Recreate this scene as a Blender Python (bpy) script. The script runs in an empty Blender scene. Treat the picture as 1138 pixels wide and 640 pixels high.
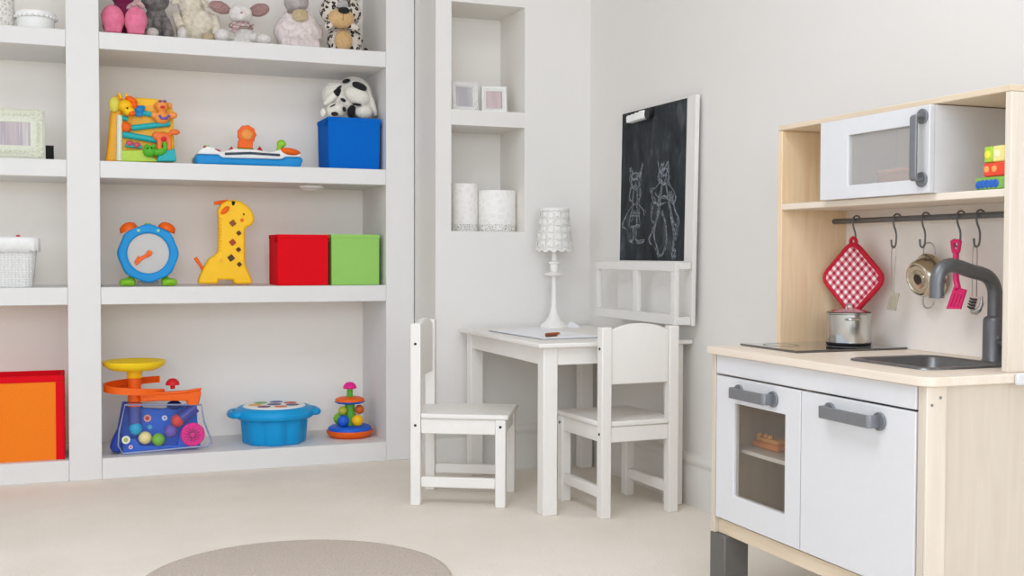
import bpy, bmesh, math, random
from mathutils import Vector, Matrix, Euler, noise as mnoise
random.seed(7)
PI = math.pi
SC = bpy.context.scene
COL = SC.collection

# ------------------------------------------------------------------ camera
FPX, CAMH = 1250.0, 0.77
YAW, PITCH, ROLL = map(math.radians, (21.31, 1.685, 0.17))
_f = Vector((math.sin(YAW)*math.cos(PITCH), math.cos(YAW)*math.cos(PITCH), -math.sin(PITCH)))
_r = Vector((math.cos(YAW), -math.sin(YAW), 0)); _u = _r.cross(_f)
_r2 = _r*math.cos(ROLL)+_u*math.sin(ROLL); _u2 = -_r*math.sin(ROLL)+_u*math.cos(ROLL)
cam = bpy.data.objects.new('camera', bpy.data.cameras.new('camera'))
COL.objects.link(cam)
cam.data.sensor_width = 36.0
cam.data.lens = 36.0*FPX/1138.0
cam.data.clip_start = 0.05
cam.matrix_world = Matrix(((_r2.x, _u2.x, -_f.x, 0), (_r2.y, _u2.y, -_f.y, 0), (_r2.z, _u2.z, -_f.z, CAMH), (0, 0, 0, 1)))
SC.camera = cam

# measuring helpers: where a sight line of the photograph meets a plane of the room
def ray(x, y): return _r2*((x-569.0)/FPX) - _u2*((y-320.0)/FPX) + _f
O = Vector((0, 0, CAMH))
def onY(x, y, Y): d = ray(x, y); return O+d*(Y/d.y)
def onX(x, y, X): d = ray(x, y); return O+d*(X/d.x)
def onZ(x, y, z): d = ray(x, y); return O+d*((z-CAMH)/d.z)

# ------------------------------------------------------------------ materials
def lin(h):
    h = h.lstrip('#'); c = [int(h[i:i+2], 16)/255 for i in (0, 2, 4)]
    return [(v/12.92 if v <= .04045 else ((v+.055)/1.055)**2.4) for v in c]+[1.0]
def newmat(name):
    m = bpy.data.materials.new(name); m.use_nodes = True
    nt = m.node_tree; b = nt.nodes['Principled BSDF']
    return m, nt, b
def node(nt, t, **kw):
    n = nt.nodes.new(t)
    for k, v in kw.items():
        if k in n.inputs: n.inputs[k].default_value = v
        else: setattr(n, k, v)
    return n
def ramp(nt, fac, stops, interp='LINEAR'):
    r = nt.nodes.new('ShaderNodeValToRGB'); r.color_ramp.interpolation = interp
    e = r.color_ramp.elements
    while len(e) < len(stops): e.new(.5)
    for i, (p, c) in enumerate(stops): e[i].position = p; e[i].color = c if not isinstance(c, str) else lin(c)
    nt.links.new(fac, r.inputs[0]); return r
def bump(nt, b, src, strength, dist=.002):
    n = node(nt, 'ShaderNodeBump', Strength=strength, Distance=dist)
    nt.links.new(src, n.inputs['Height']); nt.links.new(n.outputs[0], b.inputs['Normal'])
_mc = {}
def M(name, hexc, rough=.5, metal=0.0, bmp=0.0, scale=60, var=.04, coat=0.0, sheen=0.0, spec=.5, dist=.002):
    """plain paint / plastic / cloth with a slight procedural mottling"""
    if name in _mc: return _mc[name]
    m, nt, b = newmat(name)
    tc = node(nt, 'ShaderNodeTexCoord')
    nz = node(nt, 'ShaderNodeTexNoise', Scale=scale, Detail=3.0)
    nt.links.new(tc.outputs['Object'], nz.inputs['Vector'])
    c = lin(hexc)
    lo = [v*(1-var) for v in c[:3]]+[1]; hi = [min(1, v*(1+var)) for v in c[:3]]+[1]
    r = ramp(nt, nz.outputs[0], [(.3, lo), (.7, hi)])
    nt.links.new(r.outputs[0], b.inputs['Base Color'])
    b.inputs['Roughness'].default_value = rough; b.inputs['Metallic'].default_value = metal
    b.inputs['Coat Weight'].default_value = coat; b.inputs['Sheen Weight'].default_value = sheen
    b.inputs['Specular IOR Level'].default_value = spec
    if bmp: bump(nt, b, nz.outputs[0], bmp, dist)
    _mc[name] = m; return m
def wood(name, a, c, axis='Z', rough=.45, scale=6):
    if name in _mc: return _mc[name]
    m, nt, b = newmat(name)
    tc = node(nt, 'ShaderNodeTexCoord'); mp = node(nt, 'ShaderNodeMapping')
    s = {'X': (.7, 9, 9), 'Y': (9, .7, 9), 'Z': (9, 9, .7)}[axis]
    mp.inputs['Scale'].default_value = s
    nt.links.new(tc.outputs['Object'], mp.inputs[0])
    nz = node(nt, 'ShaderNodeTexNoise', Scale=scale, Detail=6.0, Distortion=.6)
    nt.links.new(mp.outputs[0], nz.inputs['Vector'])
    r = ramp(nt, nz.outputs[0], [(.3, a), (.72, c)])
    nt.links.new(r.outputs[0], b.inputs['Base Color']); b.inputs['Roughness'].default_value = rough
    bump(nt, b, nz.outputs[0], .06)
    _mc[name] = m; return m
def glass(name, tint='#ffffff', alpha=.18, rough=.05):
    if name in _mc: return _mc[name]
    m, nt, b = newmat(name)
    out = nt.nodes['Material Output']
    tr = node(nt, 'ShaderNodeBsdfTransparent'); tr.inputs[0].default_value = lin(tint)
    mx = node(nt, 'ShaderNodeMixShader'); mx.inputs[0].default_value = alpha
    b.inputs['Base Color'].default_value = lin(tint); b.inputs['Roughness'].default_value = rough
    nz = node(nt, 'ShaderNodeTexNoise', Scale=30.0); bump(nt, b, nz.outputs[0], .03)
    nt.links.new(tr.outputs[0], mx.inputs[1]); nt.links.new(b.outputs[0], mx.inputs[2])
    nt.links.new(mx.outputs[0], out.inputs[0]); _mc[name] = m; return m
def plush(name, hexc, hex2=None, scale=120, bmp=.8, rough=.95):
    if name in _mc: return _mc[name]
    m, nt, b = newmat(name)
    tc = node(nt, 'ShaderNodeTexCoord')
    nz = node(nt, 'ShaderNodeTexNoise', Scale=scale, Detail=4.0)
    nt.links.new(tc.outputs['Object'], nz.inputs['Vector'])
    r = ramp(nt, nz.outputs[0], [(.32, hex2 or hexc), (.6, hexc)])
    nt.links.new(r.outputs[0], b.inputs['Base Color'])
    b.inputs['Roughness'].default_value = rough; b.inputs['Sheen Weight'].default_value = .15
    bump(nt, b, nz.outputs[0], bmp, .004); _mc[name] = m; return m
def spotted(name, base, spot, scale=28, size=.33, ring=None):
    """irregular spots; with ring, tan-centred rosettes"""
    m, nt, b = newmat(name)
    tc = node(nt, 'ShaderNodeTexCoord')
    nz = node(nt, 'ShaderNodeTexNoise', Scale=scale*1.2); nt.links.new(tc.outputs['Object'], nz.inputs['Vector'])
    mv = node(nt, 'ShaderNodeMix', data_type='VECTOR'); mv.inputs[0].default_value = .02
    nt.links.new(tc.outputs['Object'], mv.inputs[4]); nt.links.new(nz.outputs['Color'], mv.inputs[5])
    v = node(nt, 'ShaderNodeTexVoronoi', Scale=scale, Randomness=.85); nt.links.new(mv.outputs[1], v.inputs['Vector'])
    if ring:
        r = ramp(nt, v.outputs[0], [(0, ring), (size*.45, ring), (size*.5, spot), (size, spot), (size*1.08, base)])
    else:
        r = ramp(nt, v.outputs[0], [(0, spot), (size, spot), (size*1.1, base)])
    nt.links.new(r.outputs[0], b.inputs['Base Color']); b.inputs['Roughness'].default_value = .95
    n2 = node(nt, 'ShaderNodeTexNoise', Scale=220.0); nt.links.new(tc.outputs['Object'], n2.inputs['Vector'])
    bump(nt, b, n2.outputs[0], .6, .003); return m
def stripes(name, stops, scale=14, axis='X', rough=.4):
    m, nt, b = newmat(name)
    tc = node(nt, 'ShaderNodeTexCoord'); mp = node(nt, 'ShaderNodeMapping')
    mp.inputs['Scale'].default_value = {'X': (1, .02, .03), 'Y': (.02, 1, .03), 'Z': (.03, .02, 1)}[axis]
    nt.links.new(tc.outputs['Object'], mp.inputs[0])
    nz = node(nt, 'ShaderNodeTexNoise', Scale=scale, Detail=4.0); nt.links.new(mp.outputs[0], nz.inputs['Vector'])
    r = ramp(nt, nz.outputs[0], stops); nt.links.new(r.outputs[0], b.inputs['Base Color'])
    b.inputs['Roughness'].default_value = rough; b.inputs['Coat Weight'].default_value = .6; return m
def gingham(name, red, mid, white, period):
    m, nt, b = newmat(name)
    tc = node(nt, 'ShaderNodeTexCoord'); sp = node(nt, 'ShaderNodeSeparateXYZ')
    mp = node(nt, 'ShaderNodeMapping'); mp.inputs['Rotation'].default_value = (PI/4, 0, 0)
    nt.links.new(tc.outputs['Object'], mp.inputs[0]); nt.links.new(mp.outputs[0], sp.inputs[0])
    hs = []
    for k in (1, 2):
        d = node(nt, 'ShaderNodeMath', operation='DIVIDE'); d.inputs[1].default_value = period
        nt.links.new(sp.outputs[k], d.inputs[0])
        f = node(nt, 'ShaderNodeMath', operation='FRACT'); nt.links.new(d.outputs[0], f.inputs[0])
        g = node(nt, 'ShaderNodeMath', operation='GREATER_THAN'); g.inputs[1].default_value = .5
        nt.links.new(f.outputs[0], g.inputs[0]); hs.append(g)
    a = node(nt, 'ShaderNodeMath', operation='ADD')
    nt.links.new(hs[0].outputs[0], a.inputs[0]); nt.links.new(hs[1].outputs[0], a.inputs[1])
    h = node(nt, 'ShaderNodeMath', operation='MULTIPLY'); h.inputs[1].default_value = .5; nt.links.new(a.outputs[0], h.inputs[0])
    r = ramp(nt, h.outputs[0], [(0, white), (.25, mid), (.75, red)], 'CONSTANT')
    nt.links.new(r.outputs[0], b.inputs['Base Color']); b.inputs['Roughness'].default_value = .9
    nz = node(nt, 'ShaderNodeTexNoise', Scale=400.0); nt.links.new(tc.outputs['Object'], nz.inputs['Vector'])
    bump(nt, b, nz.outputs[0], .3); return m
def woven(name, hexc, dark, sx=90, sz=120):
    m, nt, b = newmat(name)
    tc = node(nt, 'ShaderNodeTexCoord'); w = []
    for ax, s in (('X', sx), ('Z', sz)):
        t = node(nt, 'ShaderNodeTexWave', bands_direction=ax, Scale=float(s)/6.283*2, Distortion=1.2)
        nt.links.new(tc.outputs['Object'], t.inputs['Vector']); w.append(t)
    mx = node(nt, 'ShaderNodeMath', operation='MULTIPLY')
    nt.links.new(w[0].outputs['Fac'], mx.inputs[0]); nt.links.new(w[1].outputs['Fac'], mx.inputs[1])
    r = ramp(nt, mx.outputs[0], [(0, dark), (.45, hexc)])
    nt.links.new(r.outputs[0], b.inputs['Base Color']); b.inputs['Roughness'].default_value = .8
    bump(nt, b, mx.outputs[0], .7, .003); return m
def lace(name, hexc, dark, scale=60):
    m, nt, b = newmat(name)
    tc = node(nt, 'ShaderNodeTexCoord')
    v = node(nt, 'ShaderNodeTexVoronoi', feature='DISTANCE_TO_EDGE', Scale=float(scale)); nt.links.new(tc.outputs['Object'], v.inputs['Vector'])
    r = ramp(nt, v.outputs['Distance'], [(.02, hexc), (.3, dark)])
    nt.links.new(r.outputs[0], b.inputs['Base Color']); b.inputs['Roughness'].default_value = .7
    bump(nt, b, v.outputs['Distance'], -.4, .003); return m

# ------------------------------------------------------------------ mesh builder
class MB:
    def __init__(s): s.bm = bmesh.new()
    def _tag(s, n0, mtx):
        vs = s.bm.verts[:] if n0 == 0 else [v for v in s.bm.verts if v.index == -1 or v.index >= n0]
        return vs
    def add(s, verts, faces, mtx=None):
        vv = [s.bm.verts.new((mtx @ Vector(v)) if mtx is not None else v) for v in verts]
        for f in faces:
            try: s.bm.faces.new([vv[i] for i in f])
            except ValueError: pass
        return s
    def box(s, x0, x1, y0, y1, z0, z1, mtx=None):
        v = [(x, y, z) for x in (x0, x1) for y in (y0, y1) for z in (z0, z1)]
        return s.add(v, [(0, 1, 3, 2), (4, 6, 7, 5), (0, 4, 5, 1), (2, 3, 7, 6), (0, 2, 6, 4), (1, 5, 7, 3)], mtx)
    def boxc(s, c, d, rot=(0, 0, 0)):
        m = Matrix.Translation(c) @ Euler(rot).to_matrix().to_4x4()
        return s.box(-d[0]/2, d[0]/2, -d[1]/2, d[1]/2, -d[2]/2, d[2]/2, m)
    def frust(s, b, t, z0, z1, c=(0, 0)):
        """tapered box: b=(w,d) at z0, t=(w,d) at z1"""
        v = []
        for (w, d), z in ((b, z0), (t, z1)):
            v += [(c[0]-w/2, c[1]-d/2, z), (c[0]+w/2, c[1]-d/2, z), (c[0]+w/2, c[1]+d/2, z), (c[0]-w/2, c[1]+d/2, z)]
        return s.add(v, [(3, 2, 1, 0), (4, 5, 6, 7), (0, 1, 5, 4), (1, 2, 6, 5), (2, 3, 7, 6), (3, 0, 4, 7)])
    def lathe(s, prof, c=(0, 0, 0), seg=36, rot=(0, 0, 0), fn=None):
        m = Matrix.Translation(c) @ Euler(rot).to_matrix().to_4x4()
        v, f, idx = [], [], []
        for r, z in prof:
            if r < 1e-6: idx.append([len(v)]*seg); v.append((0, 0, z))
            else:
                idx.append(list(range(len(v), len(v)+seg)))
                for k in range(seg):
                    a = 2*PI*k/seg; q = r*(fn(a, z) if fn else 1)
                    v.append((q*math.cos(a), q*math.sin(a), z))
        for a, b in zip(idx, idx[1:]):
            for k in range(seg):
                q = [a[k], a[(k+1) % seg], b[(k+1) % seg], b[k]]
                q2 = []
                for i in q:
                    if i not in q2: q2.append(i)
                if len(q2) > 2: f.append(q2)
        for e, rev in ((idx[0], True), (idx[-1], False)):
            if e[0] != e[1]: f.append(e[::-1] if rev else e)
        return s.add(v, f, m)
    def cyl(s, c, r, h, rot=(0, 0, 0), seg=32, r2=None):
        return s.lathe([(r, 0), (r if r2 is None else r2, h)], c, seg, rot)
    def sph(s, c, r, rot=(0, 0, 0), seg=24, rings=14):
        if not isinstance(r, (tuple, list)): r = (r, r, r)
        m = Matrix.Translation(c) @ Euler(rot).to_matrix().to_4x4() @ Matrix.Diagonal((*r, 1))
        p = [(math.sin(PI*i/rings), -math.cos(PI*i/rings)) for i in range(rings+1)]
        p[0] = (0, -1); p[-1] = (0, 1)
        v, f, idx = [], [], []
        for q, z in p:
            if q < 1e-6: idx.append([len(v)]*seg); v.append((0, 0, z))
            else:
                idx.append(list(range(len(v), len(v)+seg)))
                v += [(q*math.cos(2*PI*k/seg), q*math.sin(2*PI*k/seg), z) for k in range(seg)]
        for a, b in zip(idx, idx[1:]):
            for k in range(seg):
                q = [a[k], a[(k+1) % seg], b[(k+1) % seg], b[k]]; q2 = []
                for i in q:
                    if i not in q2: q2.append(i)
                f.append(q2)
        return s.add(v, f, m)
    def tube(s, pts, r, seg=10, closed=False):
        pts = [Vector(p) for p in pts]; n = len(pts)
        rs = r if isinstance(r, (list, tuple)) else [r]*n
        v, f = [], []; up = None
        for i, p in enumerate(pts):
            a = pts[(i-1) % n] if (closed or i > 0) else p
            b = pts[(i+1) % n] if (closed or i < n-1) else p
            t = (b-a).normalized()
            if up is None:
                up = t.orthogonal().normalized()
            up = (up-t*up.dot(t)).normalized(); sd = t.cross(up)
            for k in range(seg):
                an = 2*PI*k/seg; v.append(p+(up*math.cos(an)+sd*math.sin(an))*rs[i])
        for i in range(n if closed else n-1):
            j = (i+1) % n
            for k in range(seg):
                f.append((i*seg+k, i*seg+(k+1) % seg, j*seg+(k+1) % seg, j*seg+k))
        if not closed:
            f.append(tuple(range(seg))[::-1]); f.append(tuple(range((n-1)*seg, n*seg)))
        return s.add(v, f)
    def prism(s, poly, a, b, plane='XZ', mtx=None):
        g = {'XZ': lambda p, d: (p[0], d, p[1]), 'XY': lambda p, d: (p[0], p[1], d), 'YZ': lambda p, d: (d, p[0], p[1])}[plane]
        n = len(poly); v = [g(p, a) for p in poly]+[g(p, b) for p in poly]
        f = [tuple(range(n))[::-1], tuple(range(n, 2*n))]+[(i, (i+1) % n, n+(i+1) % n, n+i) for i in range(n)]
        return s.add(v, f, mtx)
    def xf(s, m):
        bmesh.ops.transform(s.bm, matrix=m, verts=s.bm.verts); return s
    def ring(s, po, pi_, a, b, plane='XZ'):
        """flat frame between two outlines with the same number of points"""
        g = {'XZ': lambda p, d: (p[0], d, p[1]), 'XY': lambda p, d: (p[0], p[1], d), 'YZ': lambda p, d: (d, p[0], p[1])}[plane]
        n = len(po); v = [g(p, d) for d in (a, b) for p in po]+[g(p, d) for d in (a, b) for p in pi_]
        f = []
        for i in range(n):
            j = (i+1) % n
            f += [(i, j, n+j, n+i), (2*n+i, 3*n+i, 3*n+j, 2*n+j), (i, 2*n+i, 2*n+j, j), (n+i, n+j, 3*n+j, 3*n+i)]
        return s.add(v, f)

def obj(name, mb, mat, parent=None, bevel=0.0, seg=2, smooth=True, angle=40, sub=0, voxel=0.0, disp=0.0, dscale=.02, off=None, solid=0.0):
    me = bpy.data.meshes.new(name)
    if off is not None: bmesh.ops.translate(mb.bm, verts=mb.bm.verts, vec=-Vector(off))
    bmesh.ops.recalc_face_normals(mb.bm, faces=mb.bm.faces)
    mb.bm.to_mesh(me); mb.bm.free()
    for m in (mat if isinstance(mat, list) else [mat]): me.materials.append(m)
    if smooth:
        me.polygons.foreach_set('use_smooth', [True]*len(me.polygons))
        me.set_sharp_from_angle(angle=math.radians(angle))
    o = bpy.data.objects.new(name, me); COL.objects.link(o)
    if parent is not None: o.parent = parent
    if solid:
        d = o.modifiers.new('thickness', 'SOLIDIFY'); d.thickness = solid; d.offset = 0
    if voxel:
        d = o.modifiers.new('merge', 'REMESH'); d.mode = 'VOXEL'; d.voxel_size = voxel; d.use_smooth_shade = True
        d = o.modifiers.new('soften', 'SMOOTH'); d.iterations = 6; d.factor = .5
    if bevel:
        d = o.modifiers.new('bevel', 'BEVEL'); d.width = bevel; d.segments = seg; d.limit_method = 'ANGLE'; d.angle_limit = math.radians(40)
        d.harden_normals = False
    if sub:
        d = o.modifiers.new('sub', 'SUBSURF'); d.levels = sub; d.render_levels = sub
    if disp:
        t = bpy.data.textures.new(name+'_tex', 'CLOUDS'); t.noise_scale = dscale
        d = o.modifiers.new('tuft', 'DISPLACE'); d.texture = t; d.strength = disp; d.mid_level = .5; d.texture_coords = 'LOCAL'
    return o
def thing(name, label, cat, loc=(0, 0, 0), rotz=0.0, group=None):
    o = bpy.data.objects.new(name, None); COL.objects.link(o); o.empty_display_size = .05
    o.location = loc; o.rotation_euler = (0, 0, rotz); tag(o, label, cat, group); return o
def tag(o, label, cat, group=None):
    o['label'] = label; o['category'] = cat
    if group: o['group'] = group
    return o
def struct(name, mb, mat, parent=None, **k):
    o = obj(name, mb, mat, parent, **k); o['kind'] = 'structure'; return o
def dup(root, loc, rotz=None, label=None, name=None):
    def cp(o, par):
        c = o.copy(); COL.objects.link(c)
        if par is not None: c.parent = par
        for ch in list(kids.get(o, [])): cp(ch, c)
        return c
    kids = {}
    for o in list(COL.objects):
        if o.parent is not None: kids.setdefault(o.parent, []).append(o)
    r = cp(root, None); r.location = loc
    if rotz is not None: r.rotation_euler = (0, 0, rotz)
    if label: r['label'] = label
    return r
def lbl(o, s): o['label'] = s; return o
def circ(c, r, n=24, a0=0, a1=2*PI, ry=None):
    full = abs(a1-a0-2*PI) < 1e-6
    return [(c[0]+r*math.cos(a0+(a1-a0)*k/(n if full else n-1)), c[1]+(ry or r)*math.sin(a0+(a1-a0)*k/(n if full else n-1))) for k in range(n)]
def arc3(p, n=6):
    """Catmull-Rom through points, for smooth tubes"""
    p = [Vector(q) for q in p]; q = [p[0]*2-p[1]]+p+[p[-1]*2-p[-2]]; out = []
    for i in range(1, len(q)-2):
        for k in range(n):
            t = k/n; a, b, c, d = q[i-1:i+3]
            out.append(.5*((2*b)+(c-a)*t+(2*a-5*b+4*c-d)*t*t+(3*b-a-3*c+d)*t**3))
    out.append(p[-1]); return out
# ------------------------------------------------------------------ palette
WALL = M('wall_paint', '#e4e1dc', .85, bmp=.05, scale=300, var=.01)
BAYLIFT = M('bay_lightened', '#f9f3ea', .85, bmp=.05, scale=300, var=.01)  # shelf white made paler for the bay backs, offsetting their shade by colour
TRIM = M('trim_gloss', '#e2dfd9', .4, var=.01)
SHELFW = M('shelf_paint', '#e2e0dd', .55, var=.01, scale=20)
WHITE = M('white_lacquer', '#ede9e3', .4, var=.01)
BIRCH = wood('birch', '#e6c69c', '#f3dcb8')
PALE = wood('birch_pale', '#d0c3b2', '#d8ccbc')
BIRCHY = wood('birch_long', '#e2d3bf', '#ecdfcf', 'Y')
EDGE = wood('birch_edge', '#d8c3a6', '#e4d2b9', 'Y')
STILE = wood('birch_stile', '#dccfbd', '#e6dbcc')
KWHITE = M('kitchen_white', '#dbdbdc', .35, var=.008)
STEEL = M('steel', '#c9c8c4', .18, 1.0, var=.03, scale=25)
DGREY = M('dark_grey_metal', '#707173', .38, .55, var=.04)
HGREY = M('handle_grey', '#84868a', .4, .5, var=.04)
BLACK = M('black_plastic', '#1b1b1c', .5)
SCREW = M('screw_dark', '#2c2c2e', .5, .4)
BACKP = M('back_board', '#f3ece3', .6, var=.01)

# ------------------------------------------------------------------ the room
YB, XR, YF, XL, ZC = 3.762, 1.775, -3.4, -2.3, 2.55
def carpet():
    m, nt, b = newmat('carpet')
    tc = node(nt, 'ShaderNodeTexCoord')
    n1 = node(nt, 'ShaderNodeTexNoise', Scale=260.0, Detail=2.0); n2 = node(nt, 'ShaderNodeTexNoise', Scale=3.0, Detail=3.0)
    for n in (n1, n2): nt.links.new(tc.outputs['Object'], n.inputs['Vector'])
    a = node(nt, 'ShaderNodeMath', operation='MULTIPLY_ADD'); a.inputs[1].default_value = .6
    nt.links.new(n1.outputs[0], a.inputs[0]); nt.links.new(n2.outputs[0], a.inputs[2])
    r = ramp(nt, a.outputs[0], [(.5, '#e5dccf'), (1.0, '#efe7dc')]); nt.links.new(r.outputs[0], b.inputs['Base Color'])
    b.inputs['Roughness'].default_value = 1.0; b.inputs['Specular IOR Level'].default_value = .1
    bump(nt, b, n1.outputs[0], .5, .004); return m
struct('floor', MB().box(XL-.1, XR+.1, YF-.1, 4.6, -.06, 0), carpet(), smooth=False)
struct('ceiling', MB().box(XL-.1, XR+.1, YF-.1, 4.6, ZC, ZC+.08), WALL, smooth=False)
struct('wall_right', MB().box(XR, XR+.1, YF-.1, 4.6, 0, ZC), WALL, smooth=False)
struct('wall_back', MB().box(XL-.1, 1.19, 4.45, 4.6, 0, ZC), WALL, smooth=False)
# chimney breast with two stacked niches
w = MB()
nx0, nx1, nz0, nz1, ny = 1.237, 1.516, .853, 1.655, 4.012
w.prism([(1.180, YB), (nx0, YB), (nx0, 4.6), (1.195, 4.6), (1.195, 4.066)], 0, ZC, 'XY')
w.box(nx1, XR, YB, 4.6, 0, ZC); w.box(nx0, nx1, YB, 4.6, 0, nz0); w.box(nx0, nx1, YB, 4.6, nz1, ZC); w.box(nx0, nx1, ny, 4.6, nz0, nz1)
struct('wall_niche', w, WALL, smooth=False)
struct('trim_1', MB().box(nx0+.0012, nx1-.0012, YB+.0005, ny-.0012, 1.226, 1.280), TRIM, smooth=False)
w = MB()
w.box(nx0+.001, nx1-.001, ny-.001, ny+.02, nz0-.01, nz1+.01); w.box(nx0-.01, nx0+.001, YB+.001, ny+.02, nz0-.01, nz1+.01); w.box(nx1-.001, nx1+.01, YB+.001, ny+.02, nz0-.01, nz1+.01)
struct('added_lining', w, M('niche_lightened', '#ece8e1', .85, bmp=.05, scale=300, var=.01), smooth=False)  # added panels, paler than the wall to offset shade inside the niche
# left wall and front wall with window openings (behind the photographer)
def wall_with_hole(ax, p0, p1, a0, a1, h0, h1, z0, z1):
    m = MB()
    def bx(u0, u1, w0, w1):
        if ax == 'X': m.box(p0, p1, u0, u1, w0, w1)
        else: m.box(u0, u1, p0, p1, w0, w1)
    bx(a0, h0, 0, ZC); bx(h1, a1, 0, ZC); bx(h0, h1, 0, z0); bx(h0, h1, z1, ZC); return m
LW = (-3.2, 3.0, .8, 2.45); FW = (-2.1, 1.6, .8, 2.45)
struct('wall_left', wall_with_hole('X', XL-.1, XL, YF-.1, 4.6, *LW), WALL, smooth=False)
struct('wall_front', wall_with_hole('Y', YF-.1, YF, XL-.1, XR+.1, *FW), WALL, smooth=False)
def window(name, ax, p, h0, h1, z0, z1):
    m = MB(); t = .05
    def bx(u0, u1, w0, w1):
        if ax == 'X': m.box(p, p+.05, u0, u1, w0, w1)
        else: m.box(u0, u1, p, p+.05, w0, w1)
    mid = (h0+h1)/2
    for u in (h0, mid-t/2, h1-t): bx(u, u+t, z0, z1)
    for z in (z0, z1-t): bx(h0, h1, z, z+t)
    struct(name, m, TRIM, smooth=False)
window('window_1', 'X', XL-.08, *LW); window('window_2', 'Y', YF-.08, *FW)
# moulded baseboards
BP = [(0, 0), (.013, 0), (.013, .118), (.009, .122), (.009, .128), (.014, .134), (.012, .146), (.006, .155), (0, .158)]
def board(name, f): struct(name, f, TRIM, angle=60)
board('baseboard_right', MB().prism([(XR-x, z) for x, z in BP], YF, YB, 'XZ'))
board('baseboard_back', MB().prism([(YB-x, z) for x, z in BP], 1.180, XR, 'YZ'))

# ------------------------------------------------------------------ built-in shelving
YS, YI = 4.066, 4.432
sh = thing('built_in_shelving', 'white built-in shelving wall filled with toys', 'shelving', (.035, YS, 0))
def spart(name, x0, x1, y0, y1, z0, z1, mat=SHELFW, bv=.002):
    return obj(name, MB().box(x0, x1, y0, y1, z0, z1), mat, sh, bevel=bv, off=sh.location)
for x0, x1 in ((-1.12, -1.016), (-.018, .0865), (1.084, 1.192)): spart('upright', x0, x1, YS, YI, 0, ZC-.005)
for a, b in ((-1.016, -.018), (.0865, 1.084)):
    for z0, z1 in ((.597, .656), (1.0275, 1.085), (1.462, 1.5195), (1.898, 1.955)):
        spart('shelf', a+.0004, b-.0004, YS+.0012, YI, z0, z1)
    spart('plinth_shelf', a+.0004, b-.0004, YS+.0012, YI, 0, .071)
spart('back_panel', -1.12, 1.192, YI, 4.449, 0, ZC-.005, BAYLIFT, 0)

# round rug
rp = [onZ(160, 640, .01), onZ(503, 640, .01), onZ(230, 608, .01), onZ(340, 599.5, .01), onZ(430, 607, .01)]
def circ3(a, b, c):
    ax, ay, bx_, by, cx, cy = a.x, a.y, b.x, b.y, c.x, c.y
    d = 2*(ax*(by-cy)+bx_*(cy-ay)+cx*(ay-by))
    ux = ((ax*ax+ay*ay)*(by-cy)+(bx_**2+by*by)*(cy-ay)+(cx**2+cy**2)*(ay-by))/d
    uy = ((ax*ax+ay*ay)*(cx-bx_)+(bx_**2+by*by)*(ax-cx)+(cx**2+cy**2)*(bx_-ax))/d
    return ux, uy, math.hypot(ax-ux, ay-uy)
ux, uy, ur = circ3(rp[0], rp[1], rp[3])
RUGM = M('rug_pile', '#d0c3b7', 1.0, bmp=.9, scale=240, var=.16, spec=.05, dist=.006)
rg = obj('round_rug', MB().lathe([(0, .001), (ur-.004, .001), (ur, .005), (ur-.003, .010), (ur-.015, .012), (0, .012)], (0, 0, 0), 96), RUGM, angle=80)
rg.location = (ux, uy, 0); tag(rg, 'round taupe rug lying on the cream carpet', 'rug')

# ------------------------------------------------------------------ children's table and chairs
TX0, TX1, TY0, TY1, TZ = 1.260, 1.772, 3.010, 3.742, .512
tb = thing('play_table', "low white rectangular children's table in the corner of the room", 'table', ((TX0+TX1)/2, (TY0+TY1)/2, 0))
def tpart(name, mb, bv=.003): return obj(name, mb, WHITE, tb, bevel=bv, off=tb.location)
tpart('tabletop', MB().box(TX0, TX1, TY0, TY1, TZ-.014, TZ), .004)
lx = (TX0+.022, TX1-.068); ly = (TY0+.02, TY1-.066); LT = .046
for x in lx:
    for y in ly: tpart('leg', MB().box(x, x+LT, y, y+LT, 0, TZ-.0145))
az0, az1 = TZ-.066, TZ-.0145
for x in (lx[0]+.004, lx[1]+.024): tpart('apron', MB().box(x, x+.018, ly[0]+LT+.0005, ly[1]-.0005, az0, az1), .001)
for y in (ly[0]+.004, ly[1]+.024): tpart('apron', MB().box(lx[0]+LT+.0005, lx[1]-.0005, y, y+.018, az0, az1), .001)

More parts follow.
